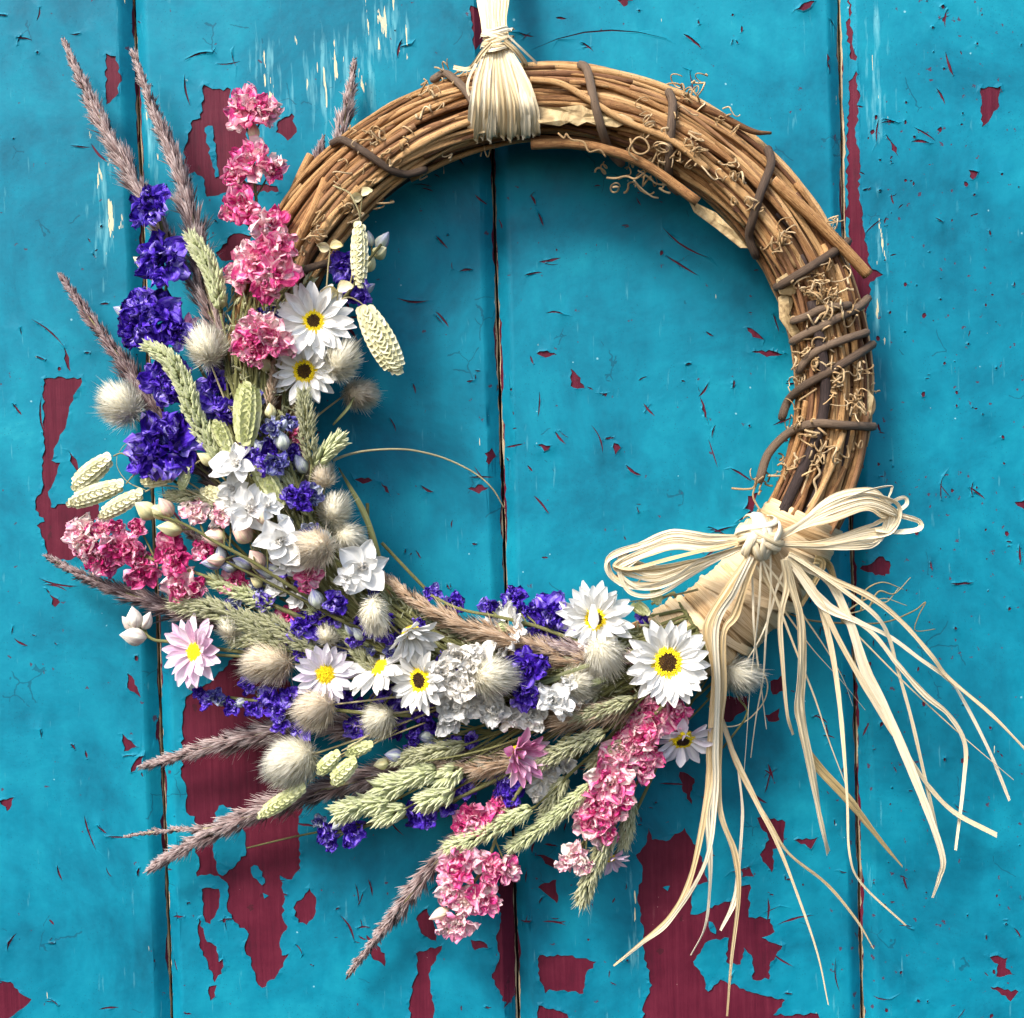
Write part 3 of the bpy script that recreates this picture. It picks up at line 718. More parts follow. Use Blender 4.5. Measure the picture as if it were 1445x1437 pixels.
strand([(857,250,80),(870,253,86),(885,249,90),(896,254,94),(905,246,96),(915,235,100),(925,218,108),(932,203,114)], 1.5)
strand([(896,254,94),(905,266,86),(920,276,80),(930,280,76)], 1.2); strand([(900,240,100),(915,250,96),(925,258,92),(940,262,90)], 1.2)
strand([(1033,690,70),(1050,692,80),(1064,688,88),(1068,675,96)], 1.5); strand([(1160,640,116),(1154,655,118),(1158,668,118),(1148,680,118),(1152,695,116),(1140,715,112)], 1.8)
strand([(1130,700,112),(1140,670,116),(1148,650,118)], 1.5); strand([(1178,622,110),(1184,640,112),(1198,645,108),(1196,630,106)], 1.5); strand([(1072,720,90),(1064,700,88),(1068,680,90),(1078,672,96)], 1.3)
strand([(1226,548,70),(1234,565,66),(1233,580,66),(1222,592,72)], 2.2)
# papery flakes of bark
def flake(pts, d):
    pts3 = np.array([P(x, y, d + 4 * noise.noise(Vector((x * .05, y * .05, 2))) + rnd.uniform(-4, 5)) for x, y in pts]); c = pts3.mean(0) + np.array([0, -1, 0]); n = len(pts)
    mid = (pts3 + c) / 2 + np.array([[0, rnd.uniform(-3, 2), 0] for _ in pts])
    v = np.vstack([pts3, mid, c[None]]); v = np.vstack([v, v + np.array([0, 1.2, 0])]); m = 2 * n + 1; f = []
    for i in range(n):
        j = (i + 1) % n
        f += [(i, j, n + j, n + i), (n + i, n + j, 2 * n), (m + j, m + i, m + n + i, m + n + j), (m + n + j, m + n + i, m + 2 * n), (j, i, m + i, m + j)]
    ob('bark_flake', mesh('bark_flake', v - WB, f, M_FLAKE, smooth=False), wreath)
flake([(757,150),(790,152),(820,148),(832,155),(880,160),(895,170),(870,180),(846,178),(828,172),(815,178),(797,170),(790,178),(760,174)], 120)
flake([(1098,420),(1112,410),(1120,425),(1112,445),(1118,460),(1130,470),(1118,476),(1100,450)], 98)
flake([(966,272),(985,288),(1010,300),(1035,325),(1055,350),(1045,350),(1010,322),(980,300)], 96); flake([(1095,395),(1110,385),(1130,400),(1120,418),(1100,415)], 108); flake([(1220,545),(1233,560),(1228,590),(1215,600),(1212,570)], 92)

# ================================================================== RAFFIA
def raffia(pts, w, parent, off, mat=None, name='strand', twist=0.0, tw0=0.0, n=None, fold=.10, th=.45):
    p = spline([P(*q) for q in pts], n or len(pts) * 6)
    w = w if np.isscalar(w) else np.interp(np.linspace(0, 1, len(p)), np.linspace(0, 1, len(w)), w)
    w = np.asarray(w) * (1 + .16 * np.array([noise.noise(Vector((i * .35, pts[0][0] * .1, pts[-1][1] * .1))) for i in range(len(p))]))
    v, f, uv = ribbon(p, w, th, twist, fold, tw0)
    me = mesh(name, v - off, f, mat or M_RAF, uv); me.set_sharp_from_angle(angle=rad(38))
    return ob(name, me, parent)
HB = P(705, -150, 30)
hang = thing('raffia_hanger', HB, 'pale raffia bundle knotted over the top of the wreath to hang it', 'raffia tie')
for i in range(9):                                # bundle above the neck
    t = i / 8; x0 = 677 + 38 * t; x1 = 684 + 28 * t
    raffia([(x0 + 4, -170, 40), (x0 + 2, -80, 60), (x0, -10, 90 + 6 * math.sin(3.1 * t)), (x1 - 1, 30, 116 + 6 * math.sin(3.1 * t)), (x1 + 2, 55, 124)], rnd.uniform(7, 10), hang, HB, twist=rnd.uniform(-.3, .3), tw0=rnd.uniform(-.3, .3))
for i, (x1, y1) in enumerate([(666,190),(674,196),(683,193),(693,196),(703,188),(712,192),(722,195),(733,191),(742,193),(750,186),(756,190),(690,190),(730,185)]):
    t = (x1 - 666) / 90; x0 = 690 + 22 * t
    top = [(x0, 62, 124), (x0 + (x1 - x0) * .25, 80, 130), (x0 + (x1 - x0) * .62 + (-2 + 4 * t), 115, 134 + rnd.uniform(-2, 3)), (x1 + (3 - 6 * t), 150, 132 + rnd.uniform(-2, 3)), (x1, y1 - 8, 112), (x1, y1 + 2, 92), (x1 * .97 + 21, y1 - 2, 66)]
    raffia(top, [6, 8, 11, rnd.uniform(11, 15), 13, 11, 8], hang, HB, twist=rnd.uniform(-.4, .4), tw0=rnd.uniform(-.25, .25))
for y, tilt in [(44, 4), (50, -5), (56, 6), (62, -3), (67, 4)]:        # band round the neck
    raffia([(680, y + tilt + 3, 104), (684, y + tilt, 128), (700, y, 138), (716, y - tilt, 130), (722, y - tilt + 4, 106)], 9, hang, HB, name='neck_band', twist=.1)
raffia([(694, 60, 138), (680, 75, 134), (668, 92, 126), (658, 98, 110), (640, 95, 96)], 6, hang, HB); raffia([(672, 90, 130), (662, 110, 132), (660, 128, 130), (668, 145, 126)], 3.5, hang, HB)
raffia([(712, 58, 136), (728, 72, 130), (740, 88, 118), (742, 95, 110)], 7, hang, HB); raffia([(716, 50, 132), (735, 68, 124), (752, 84, 112), (758, 90, 104)], 3, hang, HB)
raffia([(706, 188, 96), (705, 194, 90), (709, 190, 92)], 2.2, hang, HB); raffia([(668, 194, 100), (676, 188, 112), (684, 186, 116)], 2.4, hang, HB)

WR = ring_pt(46, 0, 0)
wrap = thing('raffia_wrap', WR, 'tan raffia strips wound tightly round the wreath below the bow', 'raffia wrap')
def wrap_strip(a, rt, w, tilt, mat):
    pts = []
    for i in range(29):
        ph = -1.0 + 5.2 * i / 28; b = a + tilt * (math.cos(ph)); pts.append(ring_pt(b, rt + 1.2 * math.sin(ph * 5 + a), ph))
    p = spline(pts, 57); cen = np.array([ring_pt(a, 0, 0)]); nor = unit(p - cen)
    t = unit(np.gradient(p, axis=0)); side = unit(np.cross(t, nor)); n = len(p)
    us = np.array([-1, -.5, 0, .5, 1]); h = np.array([0, 1.4, .5, 1.6, 0]) * rnd.uniform(.6, 1.2)
    v = []; uv = []
    for i in range(n):
        ww = w * (1 + .12 * noise.noise(Vector((i * .2, a, 1))))
        for u, q in zip(us, h): v.append(p[i] + side[i] * u * ww / 2 + nor[i] * q); uv.append((i * .06, u * .5 + .5))
        for u, q in zip(us[::-1], h[::-1]): v.append(p[i] + side[i] * u * ww / 2 + nor[i] * (q - .9)); uv.append((i * .06, u * .5 + .5))
    f = [(i * 10 + j, i * 10 + (j + 1) % 10, (i + 1) * 10 + (j + 1) % 10, (i + 1) * 10 + j) for i in range(n - 1) for j in range(10)]
    ob('strip', mesh('strip', np.array(v) - WR, f, mat, uv), wrap).data.set_sharp_from_angle(angle=rad(38))
for i, a in enumerate(np.linspace(27, 64, 34)):
    wrap_strip(a + rnd.uniform(-.5, .5), 56 + (i * 7 % 5) * 1.3, rnd.uniform(13, 19), rnd.uniform(-2.2, .6), M_RAFWRAP)
for a, tl in [(36, 4), (46, -5), (56, -4)]: wrap_strip(a, 63.5, rnd.uniform(10, 15), tl, M_RAFWRAP)

BB = P(1072, 758, 150)
bow = thing('raffia_bow', BB, 'big pale raffia bow with loops and long trailing ends tied over the wrap', 'bow')
def loop(pts, w, dd=0):
    raffia([(x, y, d + dd) for x, y, d in pts], w, bow, BB, name='loop', twist=rnd.uniform(-.9, .9), tw0=rnd.uniform(-.5, .5), n=len(pts) * 7)
for i in range(9):
    t = i / 8; e = 905 - 38 * (1 - abs(t - .35)) + rnd.uniform(-4, 8); s = 1 - .1 * t
    up = 748 + 20 * t + rnd.uniform(-3, 3); lo = 842 - 38 * t + rnd.uniform(-4, 4)
    loop([(1052, 758 + t * 6, 152), (1000, up + 8, 160), (950, up + 2 + 4 * t, 164 + 4 * t), (912, up + 16, 162), (e - 12, 785 + 14 * t + rnd.uniform(-5, 5), 152), (e, lo - 12, 142), (925, lo - 4 + rnd.uniform(-3, 3), 144 + 3 * t), (975, (lo + 790) / 2 - 6, 152), (1020, 785, 156), (1054, 768, 156)], rnd.uniform(4, 7))
loop([(1052, 764, 156), (1000, 775, 168), (940, 790, 168), (890, 803, 158), (866, 798, 150), (884, 806, 150), (950, 800, 160), (1050, 770, 160)], 5)
loop([(1050, 772, 156), (990, 790, 160), (950, 815, 160), (905, 828, 152), (880, 815, 146), (872, 800, 146)], 5)
for i in range(10):
    t = i / 9; e = 1268 - 22 * abs(t - .4) + rnd.uniform(-8, 6); up = 690 + 26 * t + rnd.uniform(-3, 3); lo = 768 - 22 * t + rnd.uniform(-4, 4)
    loop([(1094, 756 + 8 * t, 152), (1130, 738 + 8 * t, 160), (1175, up + 12 + 6 * t, 166 + 4 * t), (1222, up + 2, 164), (e - 8, up + 12, 154), (e, (up + lo) / 2, 144), (e - 14, lo - 6, 142), (1215, lo + 2, 146), (1160, 772 - 8 * t, 154), (1096, 768, 156)], rnd.uniform(4, 7))
loop([(1094, 762, 156), (1160, 720, 166), (1220, 694, 168), (1256, 686, 164), (1258, 692, 160), (1254, 702, 156)], 3.2)
loop([(1250, 712, 150), (1275, 702, 144), (1279, 712, 140), (1262, 722, 142), (1240, 720, 148)], 5); loop([(1240, 722, 148), (1272, 728, 142), (1297, 736, 136), (1296, 747, 134), (1265, 751, 138), (1235, 748, 146)], 7)
# knot
j = Join(); pr = [(0.1, -30), (18, -25), (26, -10), (29, 4), (25, 18), (14, 27), (.1, 30)]
v, f, uv = lathe(pr, 14); kn = BB; rotm = np.array(facing((0.9, -.2, -.35)).to_3x3()); j.add(np.array(v) * .95 @ rotm.T, f, uv)
ob('knot_core', j.mesh('knot_core', M_RAFWRAP), bow, Matrix.Identity(4))
for i in range(11):
    a = rnd.uniform(-.6, .7) if i % 3 else rnd.uniform(1.2, 1.9); o = rnd.uniform(-18, 18); pts = []
    ca, sa = math.cos(a), math.sin(a); rr = 31 - abs(o) * .33 + rnd.uniform(0, 3)
    for q in np.linspace(-2.2, 2.2, 12):
        u, vv = o + rr * .12 * math.sin(q * 2), rr * math.sin(q); pts.append(kn + np.array([ca * u - sa * vv, -rr * math.cos(q), sa * u + ca * vv]))
    pts = spline(np.array(pts), 30); face = None
    t = unit(np.gradient(pts, axis=0)); vv_, f, uv = ribbon(pts, rnd.uniform(7, 11), .8, 0, .25, 0, None)
    # turn the strip so it lies on the knot
    nor = unit(pts - kn); side = unit(np.cross(t, nor)); w = rnd.uniform(7, 11); v = []; uvv = []
    for k2 in range(len(pts)):
        for u, q in zip((-1, -.4, .2, 1), (0, 1.5, .6, 0)): v.append(pts[k2] + side[k2] * u * w / 2 + nor[k2] * q); uvv.append((k2 * .03, u * .5 + .5))
        for u, q in zip((1, .2, -.4, -1), (-.8, -.2, .7, -.8)): v.append(pts[k2] + side[k2] * u * w / 2 + nor[k2] * q); uvv.append((k2 * .03, u * .5 + .5))
    f = [(k2 * 8 + a_, k2 * 8 + (a_ + 1) % 8, (k2 + 1) * 8 + (a_ + 1) % 8, (k2 + 1) * 8 + a_) for k2 in range(len(pts) - 1) for a_ in range(8)]
    ob('knot_band', mesh('knot_band', np.array(v) - BB, f, M_RAF, uvv), bow)
def tail(pts, w, d0=158, d1=40, mat=None, tw=None):
    w = [x * rnd.uniform(.8, 1.15) for x in w]
    n = len(pts); q = []
    for i, (x, y) in enumerate(pts):
        t = i / (n - 1); d = d0 + (d1 - d0) * t
        q.append((x + rnd.uniform(-1.2, 1.2), y, max(d, ring_depth(x, y, RT + 20) + 4 if abs(math.hypot(x - CX, y - CY) - RR) < RT + 18 else 0)))
    raffia(q, w, bow, BB, mat, 'tail', rnd.uniform(-1.2, 1.2) if tw is None else tw, rnd.uniform(-.4, .4), n * 7, .09)
tail([(1058,786),(1028,833),(999,884),(1006,930),(1010,971),(1003,1058),(999,1118),(978,1231),(949,1290),(906,1330),(865,1363)], [9,12,14,13,12,12,9,7,7,6,3], 160, 45, tw=.3)
tail([(1060,786),(1036,835),(1010,884),(1012,971),(1009,1058),(1010,1118),(995,1215),(945,1298),(905,1332),(868,1361)], [7,9,10,10,10,8,6,6,5,2], 166, 45, tw=.4)
tail([(1064,788),(1050,830),(1037,868),(1022,895),(1020,971),(1015,1030),(1016,1139),(1037,1206),(1041,1265),(1033,1357),(1026,1434)], [8,10,11,9,11,10,8,9,6,4,3], 162, 40, tw=.5)
tail([(1012,1090),(998,1147),(1001,1200),(1001,1248),(995,1307),(976,1348)], [5,7,8,6,5,3], 70, 40)
tail([(1014,1000),(1024,1034),(1045,1089),(1087,1164),(1116,1206),(1167,1248),(1208,1298),(1234,1339)], [5,7,8,7,6,6,5,2], 92, 40)
tail([(1016,1010),(1030,1050),(1066,1127),(1100,1198),(1129,1273),(1154,1348),(1170,1418)], [4,5,7,6,6,5,2], 92, 40)
tail([(1042,1086),(1046,1130),(1047,1160),(1041,1227),(1035,1273),(1016,1313)], [3,4,4,5,7,3], 70, 40)
tail([(1108,788),(1116,820),(1127,868),(1131,923),(1127,989),(1131,1030),(1150,1118),(1162,1181),(1169,1204)], [8,10,11,11,13,12,9,8,10], 164, 55, tw=.4)
tail([(1112,790),(1122,830),(1132,880),(1134,940),(1132,1010),(1148,1090),(1158,1150)], [5,6,6,6,7,6,2], 166, 60)
tail([(1106,790),(1110,826),(1100,875),(1105,937),(1110,1006),(1119,1037)], [7,9,6,6,5,3], 166, 70)
tail([(1128,1000),(1132,1040),(1148,1076),(1196,1127),(1221,1160),(1250,1195),(1273,1223)], [6,8,15,15,11,9,6], 76, 40, M_RAFTAN, .8)
tail([(1110,786),(1145,826),(1162,868),(1176,937),(1189,1023),(1196,1127),(1200,1206),(1217,1248),(1278,1306)], [7,9,8,8,6,4,3,3,2.5], 164, 40)
tail([(1112,784),(1140,800),(1172,823),(1200,881),(1221,944),(1248,1000),(1284,1080),(1313,1156),(1330,1212),(1326,1240),(1317,1267)], [9,12,13,13,14,14,13,10,8,6,3], 166, 45, tw=.35)
tail([(1116,786),(1151,840),(1186,909),(1221,971),(1252,1020),(1284,1072),(1310,1110),(1347,1147),(1407,1179)], [6,8,8,9,8,6,6,7,9], 162, 40)
tail([(1114,780),(1172,816),(1228,843),(1273,878),(1314,926),(1340,957),(1400,1010),(1450,1060)], [6,8,8,7,7,6,5,4], 164, 60)
tail([(1116,782),(1176,823),(1231,864),(1252,895),(1266,944),(1286,1013),(1305,1093),(1321,1164),(1330,1210)], [5,6,6,5,5,5,5,5,3], 166, 40)
tail([(1120,800),(1162,852),(1210,877),(1255,899),(1297,930),(1335,957),(1358,985),(1395,1060),(1425,1130)], [10,18,9,7,6,6,6,7,4], 158, 40, tw=.3)
tail([(1150,850),(1224,887),(1266,937),(1304,980),(1340,1010),(1362,1050),(1360,1100),(1349,1200)], [5,6,6,7,6,6,5,4], 140, 40)
tail([(1130,855),(1160,800),(1150,790),(1172,800),(1185,860),(1190,880)], [6,9,12,10,6,3], 130, 80, M_RAFTAN)
# a frayed thread caught behind the wrap, and fine loose fibres
for pts in [[(1150,850,60),(1185,865,50),(1215,862,46),(1245,845,44),(1280,855,40)],[(1190,866,50),(1225,845,46),(1250,850,44),(1268,830,42)],[(1215,862,46),(1220,835,46),(1245,822,44),(1275,832,42)],[(1100,860,80),(1140,875,60),(1200,880,50),(1250,878,46),(1290,862,44),(1306,850,44),(1296,870,44),(1292,890,44),(1320,888,42)],[(1225,860,46),(1240,835,46),(1262,838,44),(1285,815,40)]]:
    o = px_tube('fibre', pts, [1.4, 1.0, .5], M_RAFTAN, bow, BB, len(pts) * 8, 4)
for i in range(8):       # thin split fibres running with the tails
    x0, y0 = 1072 + rnd.uniform(-16, 46), 788 + rnd.uniform(-4, 6); ln = rnd.uniform(120, 420); a = rad(rnd.uniform(48, 112)); bend = rnd.uniform(-60, 60)
    q = [(x0 + math.cos(a) * ln * t + bend * t * t + rnd.uniform(-3, 3), y0 + math.sin(a) * ln * t, 162 - 115 * t) for t in np.linspace(0, 1, 6)]
    q = [(x, y, max(d, ring_depth(x, y, RT + 22) + 2 if abs(math.hypot(x - CX, y - CY) - RR) < RT + 18 else 0)) for x, y, d in q]
    raffia(q, [2.4, 3, 2.6, 2.2, 1.6, 1.0], bow, BB, None, 'fibre', rnd.uniform(-2, 2), 0, 34)
px_tube('fibre', [(1056,936,70), (1072,944,70), (1083,965,70), (1078,990,68), (1060,1012,64), (1040,1024,62), (1020,1026,60)], .9, M_RAF, bow, BB, 50, 4)
# ================================================================== FLOWER BUILDERS
def petal_geo(nu, nv, w, prof, cup=.3, curl=.15, ruf=0.0, crum=0.0, seed=0, thin=.02):
    v = []; uv = []; f = []
    for i in range(nv + 1):
        t = i / nv; hw = max(thin, w * prof(t))
        for j in range(nu + 1):
            u = j / nu * 2 - 1; q = Vector((t * 2.2, u * 1.6, seed * 5.3))
            z = cup * hw * u * u + curl * t * t + ruf * t * math.sin(u * (5 if nu < 7 else 9) + seed * 2 + t * 3) * (abs(u) + t) * .5
            nv3 = noise.noise_vector(q * 1.3) * crum * .8 + noise.noise_vector(q * 3.3) * crum * .6
            k = min(1, t * 1.6)
            v.append((t + nv3.x * k * .5, u * hw + nv3.y * k * .6, z + nv3.z * k)); uv.append((t, u * .5 + .5))
    n = nu + 1
    for i in range(nv):
        for j in range(nu): f.append((i * n + j, i * n + j + 1, (i + 1) * n + j + 1, (i + 1) * n + j))
    return v, f, uv
pr_daisy = lambda t: (.30 + .70 * math.sin(min(1, t * 1.25) * math.pi / 2)) * (1 if t < .62 else max(0, 1 - ((t - .62) / .38) ** 1.7))
pr_round = lambda t: math.sin(math.pi * min(.97, .06 + t ** .8 * .92)) ** .6
pr_sepal = lambda t: math.sin(math.pi * (t * .93 + .05)) ** .8 * (1.1 - .25 * t)
PC = {}
def petals(kind, mat):
    key = (kind, mat.name)
    if key not in PC:
        out = []
        for s in range(7):
            if kind == 'daisy': g = petal_geo(4, 6, .160, pr_daisy, .35 + .3 * (s % 3), rnd.uniform(-.12, .12), .02, .02, s)
            elif kind == 'crumple': g = petal_geo(8, 6, .48, pr_round, rnd.uniform(.1, .7), rnd.uniform(-.1, .35), .22, .32, s + rnd.uniform(0, 9))
            elif kind == 'sepal': g = petal_geo(5, 7, .40, pr_sepal, rnd.uniform(.25, .6), rnd.uniform(-.12, .25), .08, .08, s + rnd.uniform(0, 9))
            elif kind == 'scale': g = petal_geo(4, 4, .46, pr_sepal, .8, .06, 0, .015, s)
            elif kind == 'leaf': g = petal_geo(3, 8, .07, pr_sepal, .6, rnd.uniform(-.2, .2), .01, .03, s)
            out.append(mesh('petal', *g[:2], mat, g[2]))
        PC[key] = out
    return PC[key]
def stem_pts(px, py, d, da=26, end_d=None):
    a = ring_angle(px, py); b = max(60.0, a - da); r0 = math.hypot(px - CX, py - CY)
    pts = [(px, py, d)]
    for t in (.35, .7, 1.0):
        aa = a + (b - a) * t; rr = r0 + (RR + 10 - r0) * (t ** .8)
        pts.append((CX + rr * math.cos(rad(aa)), CY + rr * math.sin(rad(aa)), d + ((end_d or DC + 40) - d) * t))
    return pts
def add_stem(root, base, pts, r, mat=None, name='stem'):
    p = spline([P(*q) for q in pts], len(pts) * 5); v, f, uv = tube(p, np.linspace(r, r * 1.25, len(p)), 5)
    return ob(name, mesh(name, v - base, f, mat or M_STEM, uv), root)
def D(px, py, l): return max(ring_depth(px, py), 72.0) + l

DISC = {}
def disc_meshes():
    if DISC: return DISC
    v, f, uv = lathe([(.01, .16), (.35, .15), (.7, .09), (1.0, -.04), (1.0, -.2)], 16); DISC['base'] = mesh('disc', np.array(v)[::1], [q[::-1] for q in f], M_DISCBASE, uv)
    for key, lo, hi, mat, n in [('ring', .50, 1.0, M_YELLOW, 190), ('dark', 0, .56, M_DISCDARK, 90), ('full', 0, 1.0, M_YELLOW, 230)]:
        j = Join(); g = math.pi * (3 - 5 ** .5)
        for i in range(n):
            t = (i + .5) / n; r = math.sqrt(lo * lo + (hi * hi - lo * lo) * t); a = i * g
            z = .16 - .2 * r * r + (.05 if key == 'ring' else 0); s = .075 if key != 'dark' else .05
            c = np.array([r * math.cos(a), r * math.sin(a), z]); q = s * rnd.uniform(.8, 1.2); h = rnd.uniform(.10, .17)
            if key == 'dark' and r < .12: h *= .5
            b = [(math.cos(k * 1.257), math.sin(k * 1.257)) for k in range(5)]
            j.add([c + (x * q, y * q, -.05) for x, y in b] + [c + (x * q * .75, y * q * .75, h * .75) for x, y in b] + [c + (0, 0, h)],
                  [(k, (k + 1) % 5, 5 + (k + 1) % 5, 5 + k) for k in range(5)] + [(5 + k, 5 + (k + 1) % 5, 10) for k in range(5)])
        DISC[key] = j.mesh('disc_florets', mat)
    return DISC
def daisy(px, py, l, R_, label, tilt=(0, 0), mat=None, dark=True, layers=((15, 6, 1.0), (14, 18, .93), (11, 34, .74)), disc=.36, group='papery daisies tied into the wreath', name='daisy', stem_da=24, folded=None):
    d = D(px, py, l); base = P(px, py, d); R1 = R_ * sc(d); mat = mat or M_WHITE
    o = thing(name, base, label, 'daisy', group); rot = facing((tilt[0], -1, tilt[1]), rnd.uniform(0, 6.28))
    ms = petals('daisy', mat); r0 = disc * R1 * .72
    for n, el, ln in layers:
        ph = rnd.uniform(0, 6.28)
        for i in range(n):
            az = ph + i / n * 2 * math.pi + rnd.uniform(-.12, .12); e = rad(el + rnd.uniform(-9, 9))
            m4 = rot @ Matrix.Rotation(az, 4, 'Z') @ Matrix.Translation(Vector((r0 * (.9 if el > 25 else .75), 0, (el - 18) * .02)) * S) @ Matrix.Rotation(-e, 4, 'Y') @ Matrix.Rotation(rnd.uniform(-.3, .3), 4, 'X') @ Matrix.Diagonal(((R1 - r0 * .8) * ln * rnd.uniform(.93, 1.05), (R1 - r0 * .8) * ln * rnd.uniform(1.05, 1.35), R1 * .8, 1))
            ob('petal', rnd.choice(ms), o, m4)
    if folded is not None:       # one petal bent in over the eye
        m4 = Matrix.Translation(Vector((folded[0] * R1, -R1 * .42, folded[1] * R1)) * S) @ Matrix.Rotation(rad(90), 4, 'Y') @ Matrix.Rotation(rad(-90), 4, 'X') @ Matrix.Diagonal((R1 * .62, R1 * .9, R1 * .6, 1))
        ob('petal', ms[1], o, m4)
    dm = disc_meshes(); q = disc * R1
    ob('disc', dm['base'], o, rot @ Matrix.Diagonal((q, q, q, 1)))
    if dark:
        ob('disc_florets', dm['ring'], o, rot @ Matrix.Diagonal((q, q, q, 1))); ob('disc_centre', dm['dark'], o, rot @ Matrix.Diagonal((q, q, q * 1.15, 1)))
    else: ob('disc_florets', dm['full'], o, rot @ Matrix.Diagonal((q, q, q * 1.2, 1)))
    add_stem(o, base, stem_pts(px + 2, py + 3, d - 10, stem_da), 2.2)
    return o

def ovoid(name, c, axis, L, r, mat, parent, base, lobes=5, amp=.10, blunt=.5):
    prof = []
    for i in range(9):
        t = i / 8; prof.append((max(.02, r * math.sin(math.pi * min(1, t ** (.82 if blunt == .5 else 1.2))) ** (1.0 if blunt == .5 else .75)), (t - .5) * L))
    v, f, uv = lathe(prof, 15, lobes, amp); v = np.array(v); tw = v[:, 2] / L * .6
    v[:, :2] = np.stack([v[:, 0] * np.cos(tw) - v[:, 1] * np.sin(tw), v[:, 0] * np.sin(tw) + v[:, 1] * np.cos(tw)], 1)
    Rm = np.array(facing(axis).to_3x3()); return ob(name, mesh(name, v @ Rm.T + c - base, f, mat, uv), parent)
BUDM = {'pale_blue_larkspur_petal': M_BUDBLUE, 'blush_larkspur_petal': M_BUDPINK, 'cream_bud_petal': M_BUDCREAM, 'ivory_crinkled_petal': M_BUDWHITE}
def floret(root, base, c, r, n, mat, kind='crumple', counts=(6, 5, 4), els=(12, 42, 68), lens=(1.0, .8, .6), eye=None):
    rot = facing(n, rnd.uniform(0, 6.28)); ms = petals(kind, mat); big = r > 27 and kind == 'crumple'; ro, qs = (.20, .74) if big else (.06, 1.0)
    if big: counts = tuple(int(x * 1.45) for x in counts)
    j = Join()      # the tight middle of the flower
    for i in range(5):
        g = petal_geo(4, 4, .5, pr_round, .5, .2, .12, .22, rnd.uniform(0, 50)); a = i * 1.257 + rnd.uniform(-.4, .4)
        m4 = Matrix.Rotation(a, 4, 'Z') @ Matrix.Rotation(-rad(rnd.uniform(55, 85)), 4, 'Y') @ Matrix.Diagonal((.45, .45, .45, 1))
        j.add([m4 @ Vector(q) for q in g[0]], g[1], g[2])
    fl = ob('flower', j.mesh('flower', eye or mat), root, mt(c - base, rot, r))
    for k, (n_, el, ln) in enumerate(zip(counts, els, lens)):
        ph = rnd.uniform(0, 6.28)
        for i in range(n_):
            az = ph + i / n_ * 2 * math.pi + rnd.uniform(-.3, .3); e = rad(el + rnd.uniform(-16, 16)); q = ln * qs * rnd.uniform(.82, 1.15)
            ob('petal', rnd.choice(ms), fl, Matrix.Rotation(az, 4, 'Z') @ Matrix.Translation(Vector((ro * (1.2 if k == 0 else .8), 0, .04 * k)) * S) @ Matrix.Rotation(-e, 4, 'Y') @ Matrix.Rotation(rnd.uniform(-.6, .6), 4, 'X') @ Matrix.Diagonal((q, q * rnd.uniform(.85, 1.15), q, 1)))
    return fl
def spike(label, mat, flowers, buds=(), stem=None, group=None, cat='larkspur', name='larkspur_spike', budmat=None, stem_r=2.6, kind='crumple', counts=(6, 5, 4), **kw):
    """flowers: (px,py,radius,layer[,tiltx,tiltz[,material]]); buds: (px,py,radius,length,angle,layer[,material])"""
    f0 = flowers[-1] if flowers else buds[-1]
    st = stem or stem_pts(f0[0], f0[1], D(f0[0], f0[1], -4)); base = P(*st[-1])
    o = thing(name, base, label, cat, group)
    sp = spline([P(*q) for q in st], len(st) * 6); j = Join(); j.add(*tube(sp, np.linspace(stem_r * .7, stem_r * 1.2, len(sp)), 6))
    for fl in flowers:
        x, y, r, l = fl[:4]; d = D(x, y, l); c = P(x, y, d); tl = fl[4:6] if len(fl) > 5 else (rnd.uniform(-.45, .45), rnd.uniform(-.35, .5)); m_ = fl[6] if len(fl) > 6 else mat
        floret(o, base, c, r * sc(d), (tl[0], -1, tl[1]), m_, kind, counts, **kw)
        k = int(np.argmin(np.linalg.norm(sp - c, axis=1))); q = sp[min(k + 3, len(sp) - 1)]
        j.add(*tube(spline([q, (q + c) / 2 + np.array([0, 4, 0]), c + np.array([0, 3, 0])], 6), 1.3, 5))
    for b in buds:
        x, y, r, L, a, l = b[:6]; m_ = b[6] if len(b) > 6 else (budmat or mat); d = D(x, y, l); c = P(x, y, d); ax = np.array([math.cos(rad(a)), -.35, math.sin(rad(a))])
        ovoid('bud', c, ax, L * 1.22 * sc(d), r * .86 * sc(d), BUDM.get(m_.name, m_), o, base, 5, .16); e = c - unit(ax) * L * .45
        k = int(np.argmin(np.linalg.norm(sp - e, axis=1))); q = sp[min(k + 3, len(sp) - 1)]
        j.add(*tube(spline([q, (q + e) / 2 + np.array([0, 3, 0]), e], 6), 1.2, 5))
    ob('stem', j.mesh('stem', M_STEM, base), o)
    return o
